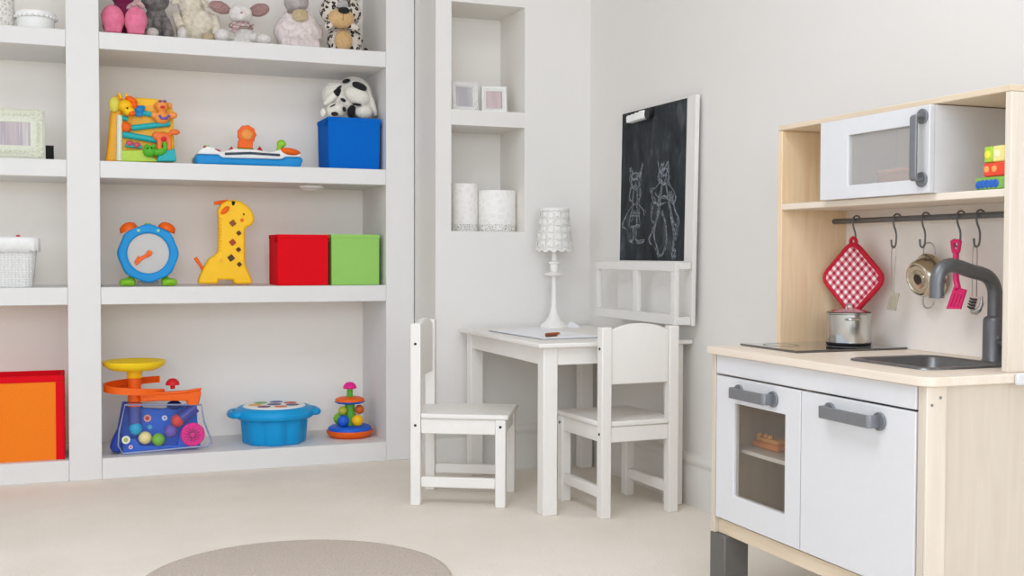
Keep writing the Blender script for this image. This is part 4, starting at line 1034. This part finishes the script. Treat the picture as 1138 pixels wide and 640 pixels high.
# ---- giraffe
loc = Vector((.513, 4.20, S3)); f = at(4.165, loc)
t = thing('toy_giraffe', 'yellow plastic toy giraffe with brown square spots on the third shelf', 'toy', loc)
cv = lambda pts: [(200+x/4.742, 210+y/4.742) for x, y in pts]
o_ = g2(f, cv([(97, 500), (104, 470), (128, 415), (155, 370), (190, 345), (205, 330), (208, 240), (206, 150), (202, 110), (222, 78), (255, 58), (290, 57), (325, 65), (358, 88), (385, 122), (396, 155), (384, 188), (352, 202), (344, 220), (345, 300), (345, 390), (360, 430), (383, 480), (382, 501), (290, 501), (284, 478), (205, 478), (202, 501)]))
o_ = [(x, max(z, 0)) for x, z in o_]
gb = obj('giraffe_body', MB().prism(o_, -.030, .030, 'XZ'), YEL, t, bevel=.009, seg=3, angle=50)
for (x, y), r_, mt in (((279, 180), .0098, BRN), ((311, 232), .0072, P_('dark_brown', '#5c2d14')), ((278, 281), .0098, P_('rust', '#a8401c')), ((309, 319), .0072, P_('dark_brown', '#5c2d14')), ((270, 363), .0102, P_('umber', '#4a3422')), ((314, 397), .0072, P_('dark_brown', '#5c2d14'))):
    p = f(*cv([(x, y)])[0]); obj('spot', MB().boxc((p.x, -.0305, p.z), (r_*1.95, .008, r_*1.95), (0, PI/4+.1, 0)), mt, gb, bevel=.002)
p = lambda x, y, d=0: f(*cv([(x, y)])[0], d)
obj('ear', MB().sph(p(238, 112, -.033), (.0195, .007, .0095), (0, -.75, 0)), ORANGE, gb)
obj('mane', MB().tube([p(184, 74), p(222, 68), p(262, 62)], [.006, .0075, .006], 10), ORANGE, gb)
obj('horn', MB().tube([p(281, 84, -.026), p(283, 64, -.030)], [.0055, .0070], 10), BLK, gb)
obj('eye', MB().sph(p(337, 133, -.030), (.0032, .003, .004)), BLK, gb)
obj('cheek', MB().sph(p(328, 164, -.0295), (.0068, .003, .0068)), ORANGE, gb)
obj('tail', MB().tube([p(128, 425), p(108, 395), p(85, 362)], [.0065, .006, .0075], 12), ORANGE, gb)
m = MB()
for k in range(11): m.sph(p(216, 155+k*17, -.030), (.0035, .0028, .0024), seg=10, rings=6)
obj('neck_ridges', m, AMBER, gb)
obj('side_button', MB().cyl(p(217, 377, -.0285), .007, .004, (PI/2, 0, 0), 20), AMBER, gb)

# puck light under the second shelf
c = onZ(343, 209, 1.022); 
t = thing('puck_light', 'round white puck light fixed under the second shelf', 'light', (c.x+.0, 4.22, 1.0270))
obj('light_housing', MB().lathe([(0, -.0002), (.046, -.0002), (.046, -.008), (.038, -.014), (0, -.014)], seg=36), PWHITE, t)
obj('diffuser', MB().lathe([(0, -.0142), (.030, -.0142), (.028, -.017), (0, -.0175)], seg=36), M('diffuser_white', '#f6f5ef', .4), t)

# ---- bottom shelf: ball popper
loc = Vector((.278, 4.155, S4)); f = at(4.135, loc); Fr = -.045
cb = lambda x, y: (100+x/5.333, 390+y/5.333)
q = lambda x, y, d=0: f(*cb(x, y), d)
t = thing('ball_popper', 'blue and orange ball-popper toy with yellow dish on the bottom shelf', 'toy', loc)
shell_ = [(x, max(z, .0)) for x, z in g2(f, [cb(*p_) for p_ in ((205, 318), (170, 480), (165, 560), (195, 606), (690, 560), (716, 545), (712, 520), (672, 420), (655, 318))])]
RIM = MB().tube([(x, Fr-.001, z+.003) for x, z in shell_], .0032, 8, True)
obj('shell_rim', RIM, P_('clear_rim', '#8f9ac0', rough=.15), t)
obj('front_window', MB().prism(shell_, Fr, Fr+.0015, 'XZ'), glass('clear_plastic', '#ffffff', .015, .05), t)
bk = [(x, max(z, 0)) for x, z in g2(f, [cb(*p_) for p_ in ((195, 310), (300, 310), (320, 345), (440, 350), (520, 330), (640, 318), (642, 420), (660, 500), (660, 575), (195, 606), (125, 580), (128, 545), (165, 470))])]
obj('back_panel', MB().prism(bk, .012, .040, 'XZ'), DBLUE, t, bevel=.004)
col = [(x, max(z, 0)) for x, z in g2(f, [cb(*p_) for p_ in ((195, 310), (215, 315), (190, 470), (178, 600), (135, 596), (118, 575), (128, 535), (165, 460))])]
obj('side_tower', MB().prism(col, -.035, .0115, 'XZ'), P_('royal', '#223f9e'), t, bevel=.006)
obj('base_wave', MB().prism([(x, max(z, 0)) for x, z in g2(f, [cb(*p_) for p_ in ((195, 606), (190, 550), (215, 520), (270, 520), (300, 560), (520, 560), (540, 470), (590, 500), (600, 570))])], -.018, .0115, 'XZ'), DBLUE, t, bevel=.003)
cx_ = q(265, 300).x
obj('tower_tube', MB().lathe([(.020, q(265, 440).z), (.020, q(265, 325).z)], (cx_, -.012, 0), 28), glass('tube_blue', '#7f8ee0', .35, .1), t, solid=.002)
rr_ = q(310, 300).x-cx_
zz = lambda y: q(265, y).z
obj('orange_collar', MB().lathe([(0, zz(328)), (.024, zz(328)), (.026, zz(318)), (.024, zz(308)), (0, zz(308))], (cx_, -.012, 0), 28), ORANGE, t)
obj('orange_column', MB().lathe([(0, zz(300)), (.0225, zz(300)), (.0225, zz(158)), (0, zz(158))], (cx_, -.012, 0), 28), ORANGE, t)
# spiral channel
m = MB(); N = 44; v = []; fc_ = []
za_, zb2 = zz(190), zz(262)
for k in range(N+1):
    u = k/N; a = PI*.28+u*PI*1.22+0; a = .55+u*(2*PI*.92-.55+.3); rad_o, rad_i = .103, .028
    zc_ = za_+(zb2-za_)*u
    c_, s_ = math.cos(a), math.sin(a)
    for r_, dz in ((rad_i, .014), (rad_i, 0), (rad_o, 0), (rad_o, .024), (rad_o-.004, .024), (rad_o-.004, .003), (rad_i+.004, .003), (rad_i+.004, .014)):
        v.append((cx_+r_*c_, -.006+r_*s_*.60, zc_+dz-.006))
for k in range(N):
    for j in range(8): fc_.append((k*8+j, k*8+(j+1) % 8, (k+1)*8+(j+1) % 8, (k+1)*8+j))
fc_.append(tuple(range(8))); fc_.append(tuple(range(N*8, N*8+8)))
obj('spiral_ramp', m.add(v, fc_), ORANGE, t, angle=60)
tr = g2(f, [cb(*p_) for p_ in ((285, 238), (420, 245), (560, 236), (650, 222), (655, 245), (640, 318), (575, 318), (570, 290), (420, 290), (300, 296))])
obj('chute', MB().prism(tr, -.050, .004, 'XZ'), ORANGE, t, bevel=.005)
obj('chute_rail', MB().tube([q(300, 236, -.052), q(420, 246, -.052), q(560, 236, -.052), q(655, 218, -.050)], .004, 8), ORANGE, t)
obj('dish', MB().lathe([(0, zz(112)), (.022, zz(116)), (.075, zz(112)), (.103, zz(86)), (.107, zz(60)), (.103, zz(58)), (.08, zz(80)), (0, zz(94))], (cx_, -.006, 0), 48), P_('lemon', '#ffd81c'), t, angle=50)
obj('dish_neck', MB().lathe([(.027, zz(158)), (.0235, zz(150)), (.026, zz(112))], (cx_, -.012, 0), 28), YEL, t, solid=.003)
kx = q(492, 200).x
obj('red_knob', MB().lathe([(.008, zz(236)), (.009, zz(216)), (.0245, zz(212)), (.022, zz(192)), (.012, zz(176)), (0, zz(171))], (kx, -.004, 0), 28), REDP, t)
obj('blue_knob', MB().sph(q(500, 322, -.008), (.026, .018, .016)), NAVY, t)
obj('fan_disc', MB().lathe([(0, .0), (.040, 0), (.042, .006), (.038, .012), (.033, .012), (.030, .008), (0, .008)], q(607, 492, -.026), 40, (PI/2, 0, 0)), MAG, t)
m = MB(); fc0 = q(607, 492, -.0345)
for k in range(14):
    a = 2*PI*k/14; m.tube([(fc0.x+.008*math.cos(a), fc0.y, fc0.z+.008*math.sin(a)), (fc0.x+.026*math.cos(a+.35), fc0.y, fc0.z+.026*math.sin(a+.35))], .0016, 6)
obj('fan_slots', m, P_('wine', '#7c1050'), t)
obj('exit_tube', MB().tube([q(625, 330, -.018), q(540, 400, -.018)], .022, 20), glass('tube_indigo', '#5360c8', .5, .1), t)
for (x, y, r_, c1_, c2_) in ((343, 405, .013, '#e8a8a0', '#c83c3c'), (446, 403, .009, '#eef0f4', '#7aa0d8'), (212, 522, .014, '#eef0dc', '#a8b860'), (240, 565, .007, '#e8dce8', '#c86a8a'), (358, 458, .008, '#58b8e0', '#58b8e0')):
    d_ = .0112 if y < 480 else -.0185
    if x < 250: d_ = -.036
    b_ = obj('badge', MB().cyl(q(x, y, d_), r_, .003, (PI/2, 0, 0), 20), P_('bdg'+c1_, c1_), t)
    obj('badge_centre', MB().cyl(q(x, y, d_-.003), r_*.55, .0012, (PI/2, 0, 0), 16), P_('bdg'+c2_, c2_), b_)
m0 = None
for (x, y, mt, lab) in ((270, 460, CYAN, 'turquoise ball inside the ball-popper toy'), (326, 514, CREAM, 'cream yellow ball inside the ball-popper toy'), (405, 524, P_('ball_green', '#74b83c'), 'green ball inside the ball-popper toy'), (478, 474, PUR, 'purple ball inside the ball-popper toy'), (519, 412, P_('ball_red', '#d8423c'), 'red ball inside the ball-popper toy')):
    p_ = q(x, y, -.031)+loc
    o = obj('toy_ball', MB().sph((0, 0, 0), .0225, seg=28, rings=18).lathe([(.0224, -.0008), (.0229, 0), (.0224, .0008)], (0, 0, 0), 28, (.5, .3, 0)), mt); o.location = p_; o.location.y = loc.y-.0205
    tag(o, lab, 'ball', 'balls in the ball-popper toy')

# ---- blue play drum
loc = Vector((.694, 4.215, S4)); f = at(4.215-.13, loc)
t = thing('play_drum', 'bright blue scalloped toy drum with white patterned top on the bottom shelf', 'toy', loc)
BB = P_('sky_blue', '#0d9bd9')
lob = lambda a, z: 1+.10*abs(math.cos(a*4+.5))**.8-.07
obj('drum_body', MB().lathe([(0, 0), (.108, 0), (.113, .006), (.120, .100), (0, .100)], seg=128, fn=lob), BB, t, angle=70)
obj('drum_rim', MB().lathe([(.118, .094), (.136, .092), (.147, .100), (.148, .112), (.142, .124), (.130, .133), (.122, .1345), (0, .132)], seg=64), BB, t, angle=50)
for s in (-1, 1):
    obj('handle', MB().tube(arc3([(s*.126, -.055, .112), (s*.152, -.042, .111), (s*.160, 0, .109), (s*.152, .042, .111), (s*.126, .055, .112)], 5), .0125, 12), BB, t)
tp = obj('drum_top', MB().lathe([(0, .1390), (.096, .1390), (.112, .1375), (.1150, .1335)], seg=64), PWHITE, t)
for k, (hx_) in enumerate(('#c8402c', '#2a3f8e', '#6ab03a', '#eda93a', '#7a2a5e', '#d8702a', '#3a3f6e')):
    a = 2*PI*k/7+.4; r_ = .070
    if k == 6: pass
    obj('touch_pad', MB().cyl((r_*math.cos(a), r_*math.sin(a), .1391), .024, .0012, seg=24), P_('pad'+hx_, hx_), tp)
obj('touch_pad', MB().cyl((0, 0, .1391), .026, .0012, seg=24), P_('pad_mid', '#35407e'), tp)

# ---- spinning carousel
loc = Vector((.985, 4.235, S4)); f = at(4.165, loc)
t = thing('spinning_toy', 'tiered spinning toy with balls and a pink mushroom knob on the bottom shelf', 'toy', loc)
obj('base', MB().lathe([(0, 0), (.070, 0), (.084, .010), (.090, .022), (.088, .027), (0, .027)], seg=48), ORANGE, t, angle=50)
obj('base_deck', MB().lathe([(0, .0272), (.083, .0272), (.082, .036), (.072, .043), (0, .044)], seg=48), DBLUE, t, angle=50)
obj('core_tube', MB().lathe([(0, .0442), (.021, .0442), (.0205, .090), (.019, .128), (0, .128)], seg=28), P_('core_green', '#6cc04a', rough=.15), t)
for a, z_, r_, mt in ((-1.15+0, .066, .022, YEL), (-2.35, .066, .022, DBLUE), (-.75, .106, .018, P_('rust_orange', '#c9602a')), (-2.5, .104, .017, P_('olive', '#b8b83a')), (1.2, .066, .022, REDP), (2.4, .066, .022, LIME)):
    rad = .047 if r_ > .02 else .042
    obj('ball', MB().sph((rad*math.cos(a), rad*math.sin(a), z_), r_), mt, t)
obj('upper_disc', MB().lathe([(0, .1284), (.048, .1284), (.058, .134), (.056, .1365), (0, .137)], seg=40), DBLUE, t)
obj('upper_cap', MB().lathe([(0, .1372), (.0565, .1372), (.055, .146), (.040, .152), (0, .153)], seg=40), ORANGE, t)
obj('post', MB().cyl((0, 0, .1532), .011, .031), GREEN, t)
obj('mushroom_knob', MB().lathe([(0, .1845), (.024, .1845), (.026, .188), (.023, .198), (.014, .207), (0, .210)], seg=32), MAG, t)

# ---- niche: frames and lanterns
PH2 = stripes('photo_grey', [(.3, '#9fa5a2'), (.5, '#b9b4b8'), (.6, '#cfc9c6'), (.75, '#8f9a94')], 50)
PH3 = stripes('photo_rose', [(.3, '#b09a9c'), (.5, '#d0bcbc'), (.65, '#a99a9c'), (.75, '#c9b6b4')], 50)
FW_ = M('frame_white', '#efeeea', .5, var=.02)
p = onY(517.5, 121, 3.83); picture_frame('white ribbed picture frame with a grey photo in the upper wall niche', p.x, 3.83, 1.2803, .100, .108, .018, M('frame_silver', '#f1f0ed', .45), PH2, .14, bead=True, strut=False, grp='small frames in the wall niche')
p = onY(549, 123, 3.83); picture_frame('plain white picture frame with a rosy photo in the upper wall niche', p.x+.002, 3.83, 1.2803, .096, .104, .018, FW_, PH3, .26, strut=False, grp='small frames in the wall niche', rz=-.25)
def lantern(label, cx, cy, r, h):
    t = thing('candle_holder', label, 'candle holder', (cx, cy, nz0+.0004), 0, 'white candle holders in the lower niche')
    obj('glass_body', MB().lathe([(0, 0), (r*.96, 0), (r, .004), (r, h-.006), (r*.97, h), (r*.90, h), (r*.90, .03), (0, .028)], seg=44), lace('holder_lace', '#f4f2ee', '#ece9e3', 45), t, angle=50)
    obj('lace_band', MB().lathe([(r*1.008, .002), (r*1.012, .006), (r*1.012, .022), (r*1.006, .026)], seg=60, fn=lambda a, z: 1+.008*math.sin(a*18)), lace('band_lace', '#f0eee8', '#a9a69e', 130), t)
    obj('candle', MB().lathe([(0, .0284), (r*.8, .0284), (r*.8, h*.72), (0, h*.70)], seg=32), M('wax', '#f4efe2', .6), t)
p = onY(516, 250, 3.87); lantern('taller slimmer white lace-patterned candle holder at the left of the lower niche', p.x, 3.875, .050, .173)
p = onY(553, 250, 3.85); lantern('wider white lace-patterned candle holder at the right of the lower niche', p.x, 3.865, .0710, .150)

# ---- soft toys on the top shelf
random.seed(5)
def soft(name, label, px, Y, builder):
    c = onY(px, 45, Y); loc = Vector((c.x, Y, S1+.008)); t = thing(name, label, 'plush toy', loc)
    builder(t, at(Y-.03, loc)); return t
def b1(t, f):
    body = obj('body', MB().sph((0, .02, .065), (.050, .045, .065)).sph((0, .02, .155), (.042, .04, .045)).boxc((0, .02, .02), (.08, .07, .038)), plush('plum_cloth', '#8e1f55', '#6e1640'), t, voxel=.006, disp=.003)
    obj('leg', MB().tube([(-.020, -.02, .05), (-.036, -.045, .038), (-.034, -.06, .03)], .016, 12), plush('tan', '#c99a66', '#b98855'), t)
    obj('leg', MB().tube([(.014, -.02, .05), (.036, -.045, .038), (.036, -.06, .03)], .016, 12), plush('tan', '#c99a66', '#b98855'), t)
    SH = plush('pink_felt', '#ea7f9e', '#e26f92', 60, .3)
    for s, r in ((-.036, -.10), (.039, .10)):
        obj('shoe', MB().sph((s, -.064, .050), (.0385, .036, .050), (0, r, 0)).boxc((s, -.060, .012), (.056, .05, .023)), SH, t, voxel=.005)
    obj('arm', MB().sph((-.050, -.02, .078), (.020, .022, .034), (0, .5, 0)), plush('tan', '#c99a66', '#b98855'), t, disp=.002)
    obj('hair', MB().sph((-.048, .0, .054), (.022, .022, .044)), plush('auburn', '#6e3a3a', '#4a2428', 60), t, disp=.008, dscale=.01)
    obj('bow', MB().sph((.028, -.03, .108), (.022, .008, .010), (0, -.6, 0)).sph((.054, -.03, .115), (.020, .008, .010), (0, .6, 0)).sph((.040, -.034, .110), .008), plush('rose_cloth', '#d8b4b0', '#b98a90'), t)
soft('rag_doll', 'rag doll sitting with two big pink shoes at the left of the top shelf', 137, 4.20, b1)
def b2(t, f):
    G = plush('tabby', '#85807c', '#5c5652', 55, 1.0)
    body = obj('body', MB().sph((0, .02, .065), (.044, .045, .068)).sph((-.004, -.006, .150), (.050, .045, .044)).boxc((0, .02, .016), (.07, .07, .030)), G, t, voxel=.006, disp=.007, dscale=.012)
    for s in (-1, 1): obj('leg', MB().tube([(s*.026, -.012, .075), (s*.036, -.032, .045), (s*.038, -.05, .022)], [.020, .019, .018], 12).sph((s*.038, -.052, .020), (.020, .022, .0195)), G, t, voxel=.005, disp=.004)
    obj('paw', MB().sph((-.018, -.062, .019), (.022, .020, .0185)), plush('paw_white', '#dcd7cf', '#c9c2b8'), t, disp=.002)
    for s in (-1, 1): obj('ear', MB().lathe([(0, .03), (.016, 0), (0, 0)], (s*.028-.004, -.006, .185), 12), G, t)
soft('plush_cat', 'grey tabby plush cat beside the doll on the top shelf', 174, 4.235, b2)
def b3(t, f):
    Cm = plush('cream_fleece', '#e8decb', '#cfc3ad', 50, 1.0)
    obj('body', MB().sph((0, .02, .062), (.070, .052, .062)).sph((.03, .015, .075), (.05, .045, .055)).sph((-.02, .0, .140), (.045, .04, .042)).boxc((.0, .02, .014), (.11, .07, .027)), Cm, t, voxel=.007, disp=.012, dscale=.012)
    FT = plush('hoof_white', '#e5e0d8', '#d2cabd')
    obj('foot', MB().sph((-.052, -.050, .026), (.019, .022, .0255)), FT, t)
    obj('foot', MB().sph((.040, -.046, .020), (.026, .022, .019)), plush('beige_felt', '#c7b592', '#b3a07c'), t)
    obj('leg', MB().tube([(-.070, .0, .10), (-.064, -.030, .07), (-.056, -.044, .05)], .016, 10), Cm, t, disp=.006, dscale=.012)
    obj('leg', MB().tube([(.064, -.004, .10), (.070, -.030, .06), (.066, -.040, .03)], .016, 10), Cm, t, disp=.006, dscale=.012)
    for s in (-1, 1): obj('ear', MB().sph((-.02+s*.05, -.005, .15), (.022, .010, .012), (0, s*.5, 0)), Cm, t)
soft('plush_sheep', 'woolly cream plush sheep on the top shelf between the cat and rabbit', 218, 4.240, b3)
def b4(t, f):
    Wt = plush('rabbit_white', '#ece7e1', '#dad4cd', 80); EarM = plush('ear_rose', '#b08d88', '#94716e')
    obj('body', MB().sph((0, .02, .045), (.052, .045, .046)).boxc((0, .02, .014), (.085, .07, .026)), Wt, t, voxel=.006, disp=.004)
    hd2 = obj('head', MB().sph((-.004, -.018, .112), (.042, .038, .038)).sph((-.006, -.046, .100), (.024, .018, .018)), Wt, t, voxel=.005, disp=.003)
    obj('ear', MB().sph((-.075, .0, .134), (.040, .016, .022), (0, .25, 0)), EarM, hd2, disp=.003)
    obj('ear', MB().sph((.066, .0, .136), (.038, .016, .024), (0, -.3, 0)), EarM, hd2, disp=.003)
    obj('nose', MB().sph((-.007, -.0635, .108), (.005, .003, .0035)), plush('nose_pink', '#b98c8c'), hd2)
    obj('scarf', MB().lathe([(.030, .062), (.041, .066), (.042, .076), (.032, .080)], (0, -.008, 0), 28, fn=lambda a, z: 1+.06*math.sin(a*9)), gingham('scarf_check', '#8f6a68', '#b79a96', '#d9cfca', .012), t, solid=.004)
    obj('scarf_tail', MB().prism([(-.030, .070), (-.010, .066), (-.022, .038), (-.044, .045)], -.052, -.048, 'XZ'), gingham('scarf_check', '#8f6a68', '#b79a96', '#d9cfca', .012), t, bevel=.001)
    for x, z_ in ((-.074, .024), (.074, .020)): obj('foot', MB().sph((x, -.050, z_), (.027, .030, z_-.0005)), Wt, t, disp=.002)
    for s in (-1, 1): obj('leg', MB().tube([(s*.028, -.0, .034), (s*.058, -.03, .030)], .018, 12), Wt, t, disp=.003)
soft('plush_rabbit', 'white plush rabbit with rosy ears and checked scarf on the top shelf', 268, 4.205, b4)
def b5(t, f):
    Pk = plush('pale_pink_fur', '#ebdfdb', '#d6c8c4', 70, 1.0)
    obj('body', MB().sph((0, .02, .068), (.094, .062, .066)).sph((0, .015, .105), (.066, .050, .060)).boxc((0, .02, .015), (.150, .09, .028)), Pk, t, voxel=.007, disp=.010, dscale=.010)
    obj('head', MB().sph((-.012, .0, .178), (.046, .042, .044)), plush('grey_fur', '#b9b2b0', '#a29a98', 70), t, disp=.004)
    obj('neck_ribbon', MB().lathe([(.030, .128), (.038, .131), (.038, .140), (.030, .144)], (-.008, -.002, 0), 28), plush('taupe_ribbon', '#8f8178', '#7a6d66'), t, solid=.003)
    obj('bib', MB().sph((-.006, -.042, .120), (.030, .012, .024)), plush('beige_felt', '#c7b592', '#b3a07c'), t)
soft('plush_lamb', 'pale pink fluffy plush with beige bib on the top shelf, left of the leopard', 333, 4.205, b5)
def b6(t, f):
    LEO = spotted('leopard', '#ddd2c6', '#2c2826', 52, .42, '#9a8472'); TAN = plush('leo_tan', '#d8b381', '#c9a26e')
    body = obj('body', MB().sph((.016, .02, .050), (.070, .050, .055)).boxc((.014, .02, .014), (.115, .08, .027)), LEO, t, voxel=.006, disp=.002)
    obj('belly', MB().sph((.0, -.026, .042), (.034, .018, .040)), TAN, t)
    hd2 = obj('head', MB().sph((-.006, -.006, .150), (.080, .052, .060)).sph((-.006, -.006, .175), (.066, .05, .055)), LEO, t, voxel=.006, disp=.002)
    obj('muzzle', MB().sph((-.014, -.052, .118), (.050, .030, .036)), TAN, hd2)
    obj('nose', MB().sph((-.010, -.078, .1420), (.022, .012, .013)), BLKP, hd2)
    obj('nose_bridge', MB().sph((-.010, -.060, .165), (.020, .012, .018)), plush('bridge_grey', '#b9b4b4', '#a8a2a2'), hd2)
    obj('mouth_line', MB().tube([(-.014, -.0825, .130), (-.014, -.084, .118), (-.015, -.0805, .104)], .0010, 6), M('mouth_brown', '#7a5a38'), hd2)
    for s in (-1, 1): obj('ear', MB().sph((s*.060-.006, 0, .215), (.022, .012, .022)), LEO, hd2)
    obj('paw', MB().sph((-.058, -.046, .092), (.016, .016, .022), (0, .5, 0)), LEO, t)
    obj('paw', MB().sph((.034, -.052, .088), (.022, .016, .014), (0, .3, 0)), LEO, t)
    obj('tail', MB().tube(arc3([(.082, .02, .012), (.088, -.02, .009), (.080, -.045, .009)], 4), .008, 10), BLKP, t)
soft('plush_leopard', 'spotted plush leopard sitting at the right end of the top shelf', 380, 4.20, b6)
# ------------------------------------------------------------------ light
def area(name, loc, rot, sx, sy, power, col):
    l = bpy.data.lights.new(name, 'AREA'); l.shape = 'RECTANGLE'; l.size = sx; l.size_y = sy; l.energy = power; l.color = col
    o = bpy.data.objects.new(name, l); COL.objects.link(o); o.location = loc; o.rotation_euler = rot; return o
# daylight entering through the two windows
area('window_light', (XL-.02, (LW[0]+LW[1])/2, (LW[2]+LW[3])/2), (0, -PI/2, 0), LW[3]-LW[2]-.1, LW[1]-LW[0]-.1, 58, (.785, .868, 1.0))
area('window_light', ((FW[0]+FW[1])/2, YF-.02, (FW[2]+FW[3])/2), (PI/2, 0, 0), FW[1]-FW[0]-.1, FW[3]-FW[2]-.1, 130, (.785, .868, 1.0))
area('overhead_fill', (.0, 1.3, ZC-.03), (0, 0, 0), 1.2, 1.2, 40, (.84, .90, 1))  # added overhead fill without a fixture, brightens tabletop and floor
wd = bpy.data.worlds.new('world'); SC.world = wd; wd.use_nodes = True
nt = wd.node_tree; bg = nt.nodes['Background']
sky = nt.nodes.new('ShaderNodeTexSky'); sky.sky_type = 'HOSEK_WILKIE'; sky.turbidity = 4; sky.sun_direction = (-.3, -.5, .8)
nt.links.new(sky.outputs[0], bg.inputs[0]); bg.inputs[1].default_value = 1.0
SC.view_settings.view_transform = 'Standard'; SC.view_settings.look = 'None'; SC.view_settings.gamma = 1.0
SC.view_settings.use_curve_mapping = False
SC.view_settings.exposure = -0.30
SC.cycles.use_denoising = True
SC.cycles.diffuse_bounces = 8; SC.cycles.max_bounces = 16; SC.cycles.transparent_max_bounces = 16
SC.cycles.sample_clamp_indirect = 6.0
